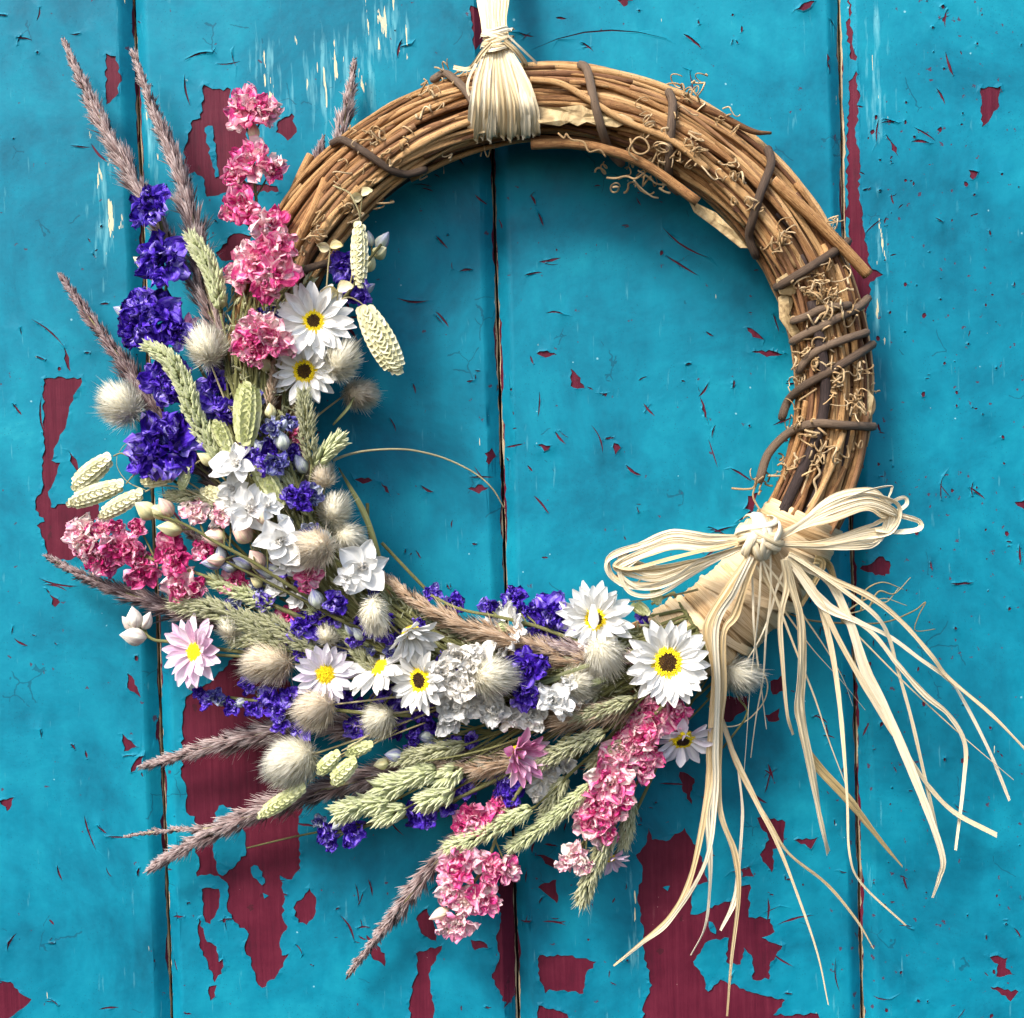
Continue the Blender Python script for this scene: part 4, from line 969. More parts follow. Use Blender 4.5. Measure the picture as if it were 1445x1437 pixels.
def bunny(px, py, l, r, label, ang=90, stretch=1.15, tan=False, stem_da=22, out=.4, name='bunny_tail'):
    """ang: direction of the tip in the picture, degrees counter-clockwise from the right"""
    d = D(px, py, l); c = P(px, py, d); r = r * .95 * sc(d); base = c; stretch = stretch * rnd.uniform(1.0, 1.2)
    o = thing(name, base, label, 'bunny tail', 'fluffy bunny tail grasses in the wreath')
    ax = unit(np.array([math.cos(rad(ang)), -out, math.sin(rad(ang))])); rc = r * .56
    ovoid('seed_head', c, ax, rc * 2 * stretch, rc * .95, M_FLUFFCORE, o, base, 5, .02, .4)
    N = int(2100 * (r / 33) ** 2) + 300; u = unit(nrs.normal(size=(N, 3)))
    al = u @ ax; pos = u * rc * .9 + ax * (al * rc * .9 * (stretch - 1))[:, None]
    dr = unit(u * .85 + ax * rnd.uniform(.55, .75) + nrs.normal(size=(N, 3)) * .16)
    lump = np.array([1 + .45 * noise.noise(Vector(q * 1.4 + c * .05)) for q in u])
    ln = lump * r * (.36 + .34 * nrs.rand(N)) * np.where(nrs.rand(N) < .06, 1.5, 1)
    v, f, uv = blades(pos, dr, ln, np.full(N, .85) * nrs.uniform(.7, 1.3, N), np.array([0, 0, -.06 * r]) + ax * .12 * r, u)
    me = mesh('fluff', v + c - base, f, M_FLUFFTAN if tan else M_FLUFF, uv, False)
    ob('fluff', soften(me, u + nrs.normal(size=(N, 3)) * .25), o)['kind'] = 'stuff'
    q = c - ax * r * .8
    s = stem_pts(px - math.cos(rad(ang)) * r * .6, py + math.sin(rad(ang)) * r * .6, d - 6, stem_da); add_stem(o, base, s, 1.3, M_STRAW)
    return o
def plume(pts, w, label, mat=None, dens=1.0, cat='grass plume', name='grass_plume', group='feathery grass plumes in the wreath', tipw=.28):
    """pts: tip first, (px,py,depth)"""
    p = spline([P(*q) for q in pts], 60); base = p[-1]
    o = thing(name, base, label, cat, group)
    v, f, uv = tube(p, np.linspace(.8, 2.4, 60), 5); ob('stem', mesh('stem', v - base, f, M_STRAW, uv), o)
    L = np.linalg.norm(np.diff(p, axis=0), axis=1).sum(); tg, n1, n2 = frames(p)
    nc = int(L * 1.05 * dens); root = []; dr = []; ln = []; wd = []; nn = []
    for i in range(nc):
        t = (i + rnd.random()) / nc; k = int(t * 58); a = rnd.uniform(0, 6.28); radial = n1[k] * math.cos(a) + n2[k] * math.sin(a)
        ww = w * (tipw + (1 - tipw) * min(1, t * 1.7)) * rnd.uniform(.7, 1.15); o_ = -tg[k]
        ang = rad(rnd.uniform(14, 34)); c = p[k] + radial * ww * rnd.uniform(.05, .42)
        for b in range(10):
            aa = ang + rnd.gauss(0, .16); r2 = unit(radial + np.array([rnd.gauss(0, .35) for _ in range(3)]))
            root.append(c + o_ * rnd.uniform(-4, 4)); dr.append(o_ * math.cos(aa) + r2 * math.sin(aa)); nn.append(r2 * .9 - dr[-1] * 0 + np.array([0, -.35, .1])); ln.append(ww * rnd.uniform(.7, 1.35)); wd.append(rnd.choice([.8, 1.1, 1.7, 2.3]))
    v, f, uv = blades(root, dr, ln, wd, np.zeros(3), np.array(nn))
    ob('bristles', soften(mesh('bristles', v - base, f, mat or M_PLUME, uv, False), np.array(nn)), o)['kind'] = 'stuff'
    return o
def grass_head(pts, w, label, mat=None, ln=13.0, wd=4.6, dens=1.0, tail=None, cat='grass head', name='seed_grass', group='pale green grass heads in the wreath', spread=26, awn=True):
    p = spline([P(*q) for q in pts], 50); base = p[-1]; o = thing(name, base, label, cat, group)
    L = np.linalg.norm(np.diff(p, axis=0), axis=1).sum(); tg, n1, n2 = frames(p); N = int(L * w * .17 * dens) + 30
    root = []; dr = []; l_ = []; w_ = []
    for i in range(N):
        t = (i + rnd.random()) / N; k = int(t * 48); a = i * 2.4 + rnd.uniform(-.5, .5); rdl = n1[k] * math.cos(a) + n2[k] * math.sin(a)
        ww = w * min(1, .3 + t * 3.2) * min(1, .55 + (1 - t) * 2.5) * (1 + .25 * noise.noise(Vector((t * 9, a * .6, w)))); an = rad(spread + rnd.uniform(-9, 12))
        root.append(p[k] + rdl * ww * .42); dr.append(-tg[k] * math.cos(an) + rdl * math.sin(an)); l_.append(ln * rnd.uniform(.75, 1.2)); w_.append(wd * rnd.uniform(.8, 1.2))
    j = Join(); j.add(*lenses(root, dr, l_, w_))
    ob('husks', j.mesh('husks', mat or M_GRASS, base, False), o)['kind'] = 'stuff'
    if awn:
        N2 = N; idx = nrs.randint(0, N, N2)
        v, f, uv = blades(np.array(root)[idx] + unit(np.array(dr)[idx]) * 5, np.array(dr)[idx] + nrs.normal(size=(N2, 3)) * .15, nrs.uniform(.7, 1.4, N2) * ln, np.full(N2, .8), np.zeros(3))
        ob('awns', mesh('awns', v - base, f, mat or M_GRASS, uv, False), o)['kind'] = 'stuff'
    v, f, uv = tube(p, 2.0, 5); ob('stem', mesh('stem', v - base, f, M_STEM, uv), o)
    e = pts[-1]; add_stem(o, base, tail or stem_pts(*e), 1.6)
    return o
def briza(a, b, w, label, mat=None, stalk=None, cat='quaking grass', name='quaking_grass', green=False):
    """a: (px,py,depth) where the stalk joins, b: tip"""
    A, B = P(*a), P(*b); base = A; o = thing(name, base, label, cat, 'plump quaking grass spikelets on the wreath'); mat = mat or (M_BRIZAGREEN if green else M_BRIZA)
    ax = unit(B - A); L = np.linalg.norm(B - A); w = w * sc(a[2]); V = np.array([0, -1.0, 0]); V = unit(V - ax * ax.dot(V)); Bs = np.cross(V, ax)
    ov = ovoid('core', (A + B) / 2, ax, L * .93, w * .40, mat, o, base, 2, .02, .4)
    n = max(6, int(L / 8.6)); ms = petals('scale', mat)
    for i in range(n):
        t = (i + .2) / n * .93; q = (math.sin(math.pi * min(1, .16 + t * .84)) ** .6); ww = w * q
        for layer, s in ((0, 1), (0, -1), (1, 1), (1, -1)):
            al = rad(42 if layer == 0 else 36); X = ax * math.cos(al) + Bs * s * math.sin(al)
            Z = unit(V * (.92 if layer else .7) + Bs * s * (.30 if layer else .65)); Z = unit(Z - X * Z.dot(X)); Y = np.cross(Z, X)
            c = A + ax * (t * L + (4 if s > 0 else 0)) + Bs * s * ww * (-.10 if layer else .02) + V * (ww * (.26 if layer else .12) + (1 - t) * 3.0) - base
            ln = ww * (.66 if layer == 0 else .62) * (1.0 if t < .75 else .8); m4 = Matrix.Identity(4)
            for r_ in range(3): m4[r_][0], m4[r_][1], m4[r_][2], m4[r_][3] = X[r_] * ln, Y[r_] * ln * 1.05, Z[r_] * ln * .42, c[r_] * S
            ob('scale', ms[(i + layer) % 7], o, m4)
    if stalk: add_stem(o, base, [a] + stalk, 1.0, M_STRAW, 'stalk')
    return o
# ================================================================== FLOWERS
LS = None
# ---- grass plumes (tip first)
plume([(92,62,40),(118,120,50),(150,185,58),(185,245,64),(225,320,70),(300,450,80)], 21, 'purple grass plume with pale tip, far upper left above the blue flowers', mat=M_PLUME)
plume([(190,78,46),(215,150,56),(245,225,64),(270,300,70),(285,380,74),(312,480,80),(350,580,86)], 25, 'longest grass plume rising between the blue and pink larkspur')
plume([(88,392,40),(120,440,50),(165,500,60),(205,560,66),(250,620,72),(320,700,84)], 20, 'dark plume pointing up left above the cream fluffy tail', mat=M_PLUMEDARK)
plume([(500,88,26),(496,120,26),(488,160,26),(478,210,30),(465,260,40)], 17, 'short plume sticking up behind the top left of the vine ring')
plume([(456,196,24),(450,220,26),(438,260,30)], 12, 'tiny dark plume tip peeping from behind the vine ring', mat=M_PLUMEDARK)
plume([(70,788,44),(115,812,52),(165,832,60),(215,850,64),(270,868,70),(360,890,84)], 21, 'dark purple plume pointing left beneath the pink larkspur', mat=M_PLUMEDARK)
plume([(204,1080,44),(260,1065,52),(330,1045,60),(400,1030,68),(470,1026,74),(560,1030,84)], 27, 'broad purple plume pointing left over the maroon patch')
plume([(214,1225,44),(255,1200,50),(320,1165,58),(400,1132,66),(490,1106,72),(580,1085,80),(690,1065,90)], 28, 'long brown plume pointing down left at the bottom of the bouquet', mat=M_PLUMETAN if False else M_PLUME)
plume([(180,1180,42),(235,1172,48),(300,1168,56),(360,1150,62)], 10, 'thin side branch plume above the long brown plume', dens=.8)
plume([(492,1374,36),(530,1325,44),(570,1275,54),(612,1222,62),(660,1165,72)], 20, 'plume drooping lowest, under the pale pink larkspur')
plume([(590,1235,52),(615,1225,58),(640,1210,64)], 8, 'small stray plume twig beside the drooping plume', dens=.7)
plume([(540,812,118),(590,850,128),(650,880,132),(715,900,132),(790,925,128),(860,945,124)], 26, 'tan plume lying along the inside of the lower ring', mat=M_PLUMETAN)
plume([(700,905,122),(770,912,128),(850,925,128),(930,940,120)], 22, 'brown plume lying behind the white scabious and blue flower', mat=M_PLUME)
plume([(388,500,128),(386,535,130),(380,570,126),(376,620,120)], 13, 'small pinkish tan plume left of the lower white daisy', mat=M_PLUMETAN)
plume([(215,722,62),(255,745,72),(300,775,82),(350,805,92),(420,840,104)], 13, 'dark plume threaded through the magenta larkspur', mat=M_PLUMEDARK)
plume([(690,1005,112),(760,1012,120),(830,1010,120),(900,985,116)], 34, 'soft beige plume filling the middle of the lower bouquet', mat=M_PLUMETAN)
plume([(600,1075,96),(660,1085,100),(720,1075,104),(790,1060,106)], 26, 'beige brown plume behind the green grass clusters', mat=M_PLUMETAN)
plume([(310,640,86),(350,690,98),(400,760,108),(450,830,112)], 20, 'brown plume buried behind the white larkspur', mat=M_PLUMEDARK)

# ---- green grass heads
grass_head([(272,340,100),(290,368,104),(304,400,106),(311,442,106)], 13, 'pale green grass head beside the upper pink larkspur', M_GRASSLIGHT, 17, 6.5, tail=[(311,442,106),(325,500,104),(340,545,104),(350,600,104)], awn=False)
grass_head([(213,490,118),(240,510,122),(262,548,124),(275,588,124),(300,632,122),(320,665,118)], 15, 'long bent green grass head across the blue flowers', M_GRASSLIGHT, 15, 6, awn=False)
grass_head([(428,556,140),(432,590,140),(434,620,138),(440,655,134)], 16, 'green grass head under the lower white daisy', M_GRASS, 11, 3.6)
grass_head([(478,622,130),(460,640,130),(442,662,126)], 12, 'short green grass tuft beside the loose straw stalk', M_GRASSLIGHT, 18, 6, awn=False)
grass_head([(250,852,98),(300,860,102),(350,880,104),(390,905,104)], 19, 'bushy green grass head above the pale pink daisy', M_GRASS, 15, 4.5)
grass_head([(370,872,104),(410,895,108),(450,922,108)], 17, 'green grass head between two small fluffy tails', M_GRASS, 14, 4.5)
grass_head([(330,905,98),(370,905,102),(410,920,102)], 12, 'ragged green grass head over the tan fluffy tail', M_GRASS, 14, 4.2)
grass_head([(480,880,112),(510,925,118),(535,950,118)], 12, 'dull green grass head behind the tilted white daisy', M_GRASS, 12, 4)
grass_head([(816,1010,132),(845,1004,136),(872,995,136),(898,985,134)], 12, 'small green grass head tucked under the biggest daisy', M_GRASS, 12, 4)
grass_head([(728,1086,112),(770,1072,122),(815,1050,126),(858,1030,126)], 16, 'thick grey green grass head over the rose pink daisy', M_GRASS, 12, 4.4)
grass_head([(634,1196,84),(670,1182,94),(710,1162,102),(756,1138,104)], 15, 'green grass head crossing the lower pink larkspur', M_GRASSLIGHT, 12, 4.4)
grass_head([(722,1196,86),(760,1170,94),(800,1138,102),(838,1105,106)], 14, 'slim green grass head left of the bright pink larkspur', M_GRASSLIGHT, 12, 4.4)
grass_head([(768,1150,84),(785,1120,94),(800,1095,100)], 14, 'short green grass head between two slanting grass heads', M_GRASS, 12, 4.2)
grass_head([(822,1270,76),(832,1240,86),(848,1205,94),(868,1165,98)], 15, 'green grass head hanging down below the pink larkspur', M_GRASS, 14, 5)
grass_head([(880,1190,74),(886,1160,80),(892,1120,86)], 12, 'green grass tuft on the right edge of the pink larkspur', M_GRASS, 14, 5)
grass_head([(835,1080,100),(860,1060,106),(885,1045,106)], 13, 'green grass head behind the bright pink larkspur', M_GRASS, 12, 4.2)
for (x, y, a, l, lab) in [(537,1133,190,40,'leftmost pale green cocksfoot cluster under the brown plume'),(598,1092,15,44,'pale green cocksfoot cluster with a green blade across it'),(640,1090,30,34,'rightmost pale green cocksfoot cluster'),(622,1122,22,46,'lower pale green cocksfoot cluster above the thin stem'),(558,1108,12,44,'upper pale green cocksfoot cluster touching the brown plume'),(556,1146,18,40,'lowest pale green cocksfoot cluster'),(500,1140,20,40,'pale green cocksfoot cluster half under the brown plume')]:
    dx, dy = math.cos(rad(a)) * l * .5, -math.sin(rad(a)) * l * .5
    if dx < 0: dx, dy = -dx, -dy
    grass_head([(x - dx, y - dy, 100), (x, y, 104), (x + dx, y + dy, 100)], 15, lab, M_GRASSLIGHT, 20, 6.5, 1.15, cat='cocksfoot grass', name='cocksfoot_cluster', group='pale green cocksfoot grass clusters', spread=30, awn=False)

# ---- blue larkspur
def bl(label, *a, **k): return spike(label, M_BLUE, *a, group='blue larkspur sprays in the wreath', budmat=M_BLUEPALE, **k)
bl('tall deep blue larkspur spike along the upper left edge', [(217,292,37,26,-.2,.3),(230,371,42,30,.1,.2),(198,432,26,20,-.6,.5),(218,452,46,28,-.1,.1),(190,468,26,22,-.7,0),(248,470,24,30,.5,0),(232,535,36,22,.2,-.1),(246,550,24,30,.3,.1)], [(172,440,9,22,150,10),(200,372,9,24,140,20,M_CREAM),(218,384,11,30,100,16,M_CREAM)], stem=[(222,290,80),(236,370,86),(232,450,90),(245,540,92),(290,620,96),(350,700,100)], counts=(7,6,5))
bl('wide open blue larkspur flower above the quaking grass', [(238,632,58,44,-.1,.35),(206,648,26,34,-.8,-.2)], counts=(8,7,6), eye=M_BLUEPALE)
bl('dark blue larkspur flower behind the long bent grass head', [(306,552,38,16,.2,.2),(322,580,24,14,.3,-.3),(290,575,20,8)])
bl('blue larkspur with pale buds inside the ring, behind the hanging quaking grass', [(487,380,24,14,.2,.2),(505,418,22,14,.4,0)], [(540,340,10,26,50,6,M_BLUEPALE),(536,356,11,20,30,10,M_CREAM),(521,372,11,24,60,12,M_CREAM),(522,337,7,20,100,6,M_BLUEPALE),(520,407,7,20,30,10,M_BLUEPALE)], stem=[(538,345,90),(515,375,100),(498,405,104),(470,440,104),(430,500,100)])
bl('pale blue budding larkspur sprig under the lower white daisy', [(385,604,16,46,-.2,.2,M_BLUEPALE),(405,598,14,42,.5,.3,M_BLUEPALE),(378,650,24,34,-.3,0,M_BLUE),(390,655,18,44,.2,.2,M_BLUEPALE),(424,702,21,44,.2,.1,M_BLUE),(440,700,16,46,.4,.1,M_BLUEPALE),(412,700,17,42,-.3,.2,M_BLUE)], [(398,622,13,27,100,46,M_BLUEPALE),(382,580,9,20,95,40,M_CREAM),(424,655,11,27,115,42,M_BLUEPALE),(400,600,8,18,60,44,M_BLUEPALE)], stem=[(390,590,134),(404,640,142),(418,680,146),(436,725,144),(470,800,130),(540,880,110)])
bl('budding blue larkspur sprig above the fluffy tail row at lower left', [(365,832,14,30,-.4,.4,M_BLUEPALE),(372,848,15,36,0,-.2,M_BLUE),(474,850,19,52,.2,.2,M_BLUE),(430,885,24,34,-.2,.2,M_BLUE),(452,872,16,30)], [(342,795,11,26,150,40,M_BLUEPALE),(300,795,10,28,175,44,M_BLUEPALE),(322,800,9,22,170,42,M_BLUEPALE),(378,806,12,32,165,44,M_BLUEPALE),(446,845,12,28,105,50,M_BLUEPALE),(362,822,8,18,140,40,M_CREAM),(312,782,9,24,100,46,M_BLUEPALE)], stem=[(318,792,118),(370,818,126),(430,848,134),(490,880,138),(560,905,130),(640,930,120)])
bl('string of small blue larkspur flowers pointing left over the maroon patch', [(280,978,11,16),(292,990,13,20),(303,984,14,22,0,.2,M_BLUEPALE),(328,996,15,22),(349,968,15,24),(358,1000,14,24),(380,984,17,28),(392,1002,18,30),(408,985,18,26),(398,1020,18,26),(425,1028,17,24),(372,978,11,22,0,.2,M_BLUEPALE)], [(272,970,6,16,170,14,M_BLUEPALE),(312,990,7,16,160,20,M_BLUEPALE),(338,992,8,18,200,24,M_BLUEPALE)], stem=[(280,978,84),(320,984,92),(370,990,98),(420,995,104),(500,1005,110),(580,1010,110)], counts=(5,4,3))
bl('blue larkspur flowers between the tan and cream fluffy tails', [(497,1028,18,16),(522,1022,18,20),(485,985,20,10),(510,1000,18,6),(555,985,26,2),(575,990,24,6),(545,1020,18,4),(560,900,12,14),(525,915,12,16,0,.2,M_BLUEPALE)])
bl('row of violet blue larkspur flowers along the inside bottom of the ring', [(610,838,15,34),(640,851,17,40),(686,856,16,38),(722,845,20,36),(735,862,14,36),(752,862,13,34),(592,880,10,24)], [(720,838,7,22,100,34,M_BLUE)], stem=[(608,840,118),(650,860,130),(700,870,132),(760,885,130),(840,915,124)])
bl('large deep blue larkspur bloom left of the bent petal daisy', [(778,872,36,38,-.1,.2),(760,890,20,36),(785,900,18,40,0,-.4)], counts=(7,6,5))
bl('deep blue larkspur pair beside the cream fluffy tail in the middle', [(742,944,28,42,-.1,.2),(740,978,23,44,.1,-.2),(762,940,15,40)], counts=(7,5,4))
bl('small blue larkspur and white buds above the cocksfoot clusters', [(582,1040,15,20),(578,1056,12,18)], [(556,1066,11,24,170,30,M_BLUEPALE),(538,1078,9,20,190,28,M_CREAM)])
bl('dark blue larkspur flowers hanging below the cocksfoot at the bottom', [(460,1174,18,6),(466,1192,12,4),(500,1175,20,8),(586,1150,20,10),(606,1156,16,10),(632,1140,14,10),(655,1112,18,14),(452,1160,12,4,0,.2,M_BLUEPALE)], [(476,1164,8,18,220,8,M_BLUEPALE)], stem=[(456,1180,72),(520,1165,80),(600,1145,88),(680,1110,96),(770,1065,104)])
bl('deep blue larkspur under the rose pink daisy', [(714,1102,20,18),(722,1122,20,16),(705,1118,14,12)])
bl('scattered blue larkspur florets between the stems under the white larkspur', [(330,870,13,20),(405,900,13,26),(425,920,14,24),(350,905,11,18),(500,905,13,30),(545,900,12,28),(445,930,13,26),(480,920,12,30,0,.2,M_BLUEPALE),(415,800,13,36),(330,850,12,26,0,.2,M_BLUEPALE)], [(390,880,8,20,150,30,M_BLUEPALE),(345,880,8,20,170,26,M_BLUEPALE),(505,895,8,20,120,34,M_BLUEPALE)])
bl('small blue larkspur florets between the round cream tail and the statice', [(585,1005,18,20),(560,1030,16,14),(605,1020,16,14),(610,1060,14,18,0,.2,M_BLUEPALE),(640,1050,14,14),(665,1045,13,14)], [(600,1040,9,22,170,18,M_BLUEPALE)])
bl('sliver of blue larkspur beside the bent petal daisy', [(908,868,12,30),(800,895,12,34)])

# ---- pink larkspur
def pk(label, fl, buds=(), mat=None, **k): k.pop('counts', 0); return spike(label, mat or M_PINK, fl, buds, counts=(6, 4, 3), els=(8, 34, 60), lens=(1.08, .82, .6), group='pink larkspur sprays in the wreath', budmat=M_PINKPALE, **k)
pk('tall pink larkspur spike at the upper left with separated flower heads', [(355,152,33,24,0,.4),(342,166,22,18,-.5,0),(372,160,22,24,.5,.2),(357,228,32,26,0,.35),(334,245,20,20,-.5,0),(382,240,20,26,.5,.1),(346,294,28,30,-.2,.3),(326,300,16,24),(382,318,27,34,.3,.2),(395,345,22,34,.5,0),(360,368,36,40,-.2,.3),(340,385,24,34,-.5,0),(392,388,27,40,.3,0),(375,400,22,44,.1,-.2),(366,462,30,42,.1,.3),(350,485,24,38,-.4,0),(386,482,26,44,.3,-.1),(360,500,18,40)], [(358,185,9,24,95,20,M_PINKPALE)], stem=[(355,160,84),(358,240,92),(366,330,100),(372,420,108),(376,500,110),(385,620,108)], counts=(6,6,5))
pk('magenta and white larkspur spike pointing left over the peeling paint', [(118,752,24,14,-.5,.4,M_PINKPALE),(122,772,22,16,-.5,-.1,M_PINKPALE),(142,748,20,18,0,.4,M_PINK),(135,788,20,16,-.2,-.3),(162,772,24,22),(185,772,20,24),(150,795,18,14),(195,792,20,22),(166,744,12,20),(196,745,14,22),(202,808,22,22,.1,-.4),(238,775,22,26),(250,790,22,28),(290,775,18,30),(255,826,26,28,.1,-.2,M_PINK),(278,828,14,30,.4,0),(330,820,20,26),(300,760,14,30,0,.3,M_PINKPALE)], [(134,806,5,12,250,14,M_PINKPALE)], mat=M_PINKHOT, stem=[(120,765,82),(180,780,90),(250,800,98),(320,825,104),(400,860,108),(500,900,108)], counts=(6,5,4))
pk('blush pink larkspur buds with cream buds below the white larkspur', [(275,724,20,50,0,.3,M_PINKPALE),(313,728,18,54,0,.2,M_PINKPALE)], [(205,720,14,30,140,44,M_CREAM),(234,716,11,28,120,46,M_PINKPALE),(240,746,12,32,170,46,M_CREAM),(222,722,11,26,150,42,M_CREAM),(302,758,14,30,170,54,M_PINKPALE),(341,752,15,32,130,58,M_PINKPALE),(320,722,13,28,110,52,M_PINKPALE),(362,790,13,28,120,56,M_PINKPALE),(372,728,11,26,100,50,M_PINKPALE),(305,790,10,24,180,50,M_PINKPALE)], stem=[(215,725,118),(260,740,128),(310,768,136),(360,795,142),(430,840,138),(520,890,124)], mat=M_PINKPALE)
pk('pale mauve pink larkspur drooping at the very bottom', [(672,1155,26,16,-.2,.2,M_PINKHOT),(655,1165,18,12,-.4,0,M_PINKHOT),(706,1150,20,16,.2,.2),(652,1212,26,14,-.2,.3,M_PINKHOT),(645,1232,24,14),(690,1222,22,16,.2,.2),(715,1226,20,16,.5,0),(638,1258,20,12),(655,1272,22,14,0,0,M_PINKPALE),(684,1266,24,16,.3,0),(648,1302,22,14,0,-.3,M_PINKPALE),(632,1308,16,12,-.2,-.4,M_PINKPALE),(708,1125,14,14,.1,.1,M_PINKHOT)], [(620,1290,10,28,200,12,M_PINKPALE)], stem=[(640,1300,70),(660,1260,76),(690,1210,84),(712,1150,94),(760,1080,104),(830,1010,112)], counts=(6,5,4))
pk('bright pink larkspur spike running down from the biggest daisy', [(935,1000,22,28),(955,1006,20,30),(912,1000,18,28),(895,1020,24,28,-.2,.2),(918,1030,22,32),(885,1045,20,26),(900,1058,26,34),(918,1066,18,30),(882,1075,20,30),(862,1100,36,40,0,.1,M_PINKPALE if False else M_PINK),(845,1120,20,30,-.5,0),(880,1120,20,34),(850,1150,24,32,0,.1),(830,1160,20,28,-.3,0),(865,1145,18,32),(905,1040,26,38),(925,1018,24,36),(870,1060,24,36),(905,1085,20,32),(838,1135,24,32,-.2,.1),(872,1125,22,36),(850,1175,22,28,.2,0),(812,1205,20,24,-.3,0,M_PINKPALE),(800,1218,14,20,-.3,-.3,M_PINKPALE),(826,1222,16,24,0,-.3,M_PINKPALE)], stem=[(815,1210,80),(845,1150,92),(875,1085,102),(910,1025,110),(950,980,116),(975,935,116)], counts=(6,6,5))
pk('single mauve pink larkspur flower under the tan fluffy tail', [(437,810,18,46,.1,-.1),(432,826,14,48,0,-.3)])
pk('little red pink larkspur flower beside the blue buds', [(402,868,13,28),(415,860,10,26)], mat=M_PINKHOT)
pk('dull pink larkspur petals behind the white daisy and tan plume', [(412,615,16,14),(360,610,14,4),(420,640,12,14)], mat=M_PINKHOT)

# ---- white larkspur
def wl(label, fl, buds=()): return spike(label, M_WHITE, fl, buds, group='white larkspur flowers in the wreath', kind='sepal', counts=(6, 3, 2), els=(14, 40, 66), lens=(1.08, .72, .36), eye=M_IVORY)
wl('white larkspur flower with a pink tinge beside the wide blue flower', [(335,656,32,62,-.1,.4),(330,690,20,66,-.2,0)], [(290,648,9,24,140,56,M_CREAM)])
wl('white larkspur flower with outspread pointed petals in the left cluster', [(350,718,33,66,.2,.1),(324,714,20,62,-.6,.2),(376,714,20,66,.8,.2)])
wl('white larkspur flower facing forward left of the tan fluffy tail', [(396,764,35,74,.2,.2),(405,795,22,72,.1,-.5)])
wl('white larkspur flower with long petals beside the inner ring edge', [(512,800,37,56,.1,.1),(492,815,20,60,-.5,-.2)])
spike('pair of striped white larkspur buds at the far left edge', M_WHITE, [], [(190,872,13,30,95,24,M_IVORY),(207,876,10,26,60,20,M_IVORY),(188,898,14,32,170,26,M_IVORY),(180,880,8,22,120,18,M_IVORY)], stem=[(195,884,90),(215,902,92),(240,906,92),(300,915,94),(380,925,96)], group=None)
# ---- white papery statice and scabious
def stt(label, fl, cat='statice', name='statice_cluster', **k): return spike(label, M_IVORY, fl, (), group='crinkled white statice clusters in the wreath', cat=cat, name=name, counts=(4, 4, 2), **k)
stt('big crinkled white statice cluster in the middle of the lower bouquet', [(646,925,26,52),(628,945,24,48),(665,938,24,54),(640,962,28,56),(660,965,24,56),(680,925,22,48),(625,975,22,50),(655,985,24,52),(615,960,18,44)])
stt('white statice florets with open petals below the middle cluster', [(640,1000,28,66,-.1,.1,M_WHITE),(632,1018,24,60,0,-.1,M_WHITE),(662,998,22,62)])
stt('white statice sprig spreading under the deep blue pair', [(700,1006,26,66,0,.1,M_WHITE),(722,1014,20,62),(690,1000,20,64),(752,1008,24,60,0,.1,M_WHITE),(780,990,28,60,.2,.3,M_WHITE),(794,1000,18,58,.5,0),(745,1016,16,56)])
def scab(px, py, l, R_, label):
    d = D(px, py, l); base = P(px, py, d); o = thing('scabious', base, label, 'scabious'); rot = facing((-.8, -.75, .25)); ms = petals('crumple', M_WHITE)
    for i in range(15):
        az = i / 15 * 6.283 + rnd.uniform(-.1, .1)
        ob('petal', rnd.choice(ms), o, rot @ Matrix.Rotation(az, 4, 'Z') @ Matrix.Translation(Vector((R_ * .3, 0, 0)) * S) @ Matrix.Rotation(rad(rnd.uniform(-25, 5)), 4, 'Y') @ Matrix.Diagonal((R_ * .8, R_ * .55, R_ * .5, 1)))
    N = 90; dr = unit(np.array([.8, -.3, .1]) + nrs.normal(size=(N, 3)) * .5); v, f, uv = lenses(dr * R_ * .3 + np.array([-8, -6, 0]), -dr + np.array([-.9, -.3, 0]), nrs.uniform(.3, .6, N) * R_, np.full(N, 3.0))
    ob('husks', mesh('husks', v, f, M_GRASSLIGHT, uv, False), o)['kind'] = 'stuff'
    add_stem(o, base, [(px + 8, py, d - 4), (px + 30, py - 4, d - 6), (px + 60, py + 4, d - 24), (px + 110, py + 20, d - 40)], 2.6)
scab(716, 886, 46, 36, 'white scabious flower seen side on with its green back showing')

stt('loose white statice petals over the green stems near the biggest daisy', [(815,985,18,28,.1,.2),(830,1000,15,26,.2,0),(760,975,16,36),(800,965,14,34,0,.3,M_WHITE)])
stt('cream statice scraps above the bright pink larkspur', [(770,1085,20,14),(785,1110,18,10),(800,1080,16,12),(758,1118,16,8)])
wl('small white larkspur flower among the pink buds', [(392,830,18,44,0,.2),(420,845,14,44)])
def fill(label, n, a0, a1, q0, q1, lo, hi, mats, pale):
    fl = []; bd = []
    for i in range(n):
        a = rad(rnd.uniform(a0, a1)); q = RR + rnd.uniform(q0, q1); x, y = CX + q * math.cos(a), CY + q * math.sin(a)
        if rnd.random() < .35: bd.append((x, y, rnd.uniform(8, 11), rnd.uniform(20, 27), rnd.uniform(110, 210), rnd.uniform(lo, hi), pale))
        else: fl.append((x, y, rnd.uniform(11, 17), rnd.uniform(lo, hi), rnd.uniform(-.4, .4), rnd.uniform(-.3, .4), rnd.choice(mats)))
    spike(label, M_BLUE, fl, bd, group='blue larkspur sprays in the wreath', budmat=M_BLUEPALE)
fill('small blue larkspur florets filling the gaps beside the inner white larkspur', 15, 150, 172, -40, 34, 18, 34, [M_BLUE, M_BLUEPALE, M_BLUE], M_BLUEPALE)
fill('small blue larkspur florets filling the gaps above the lilac white daisy', 16, 126, 150, -34, 44, 14, 32, [M_BLUE, M_BLUE, M_BLUEPALE], M_BLUEPALE)
fill('small blue larkspur florets filling the gaps around the lower daisies', 16, 100, 128, -20, 70, 10, 26, [M_BLUE, M_BLUE, M_BLUEPALE], M_BLUEPALE)
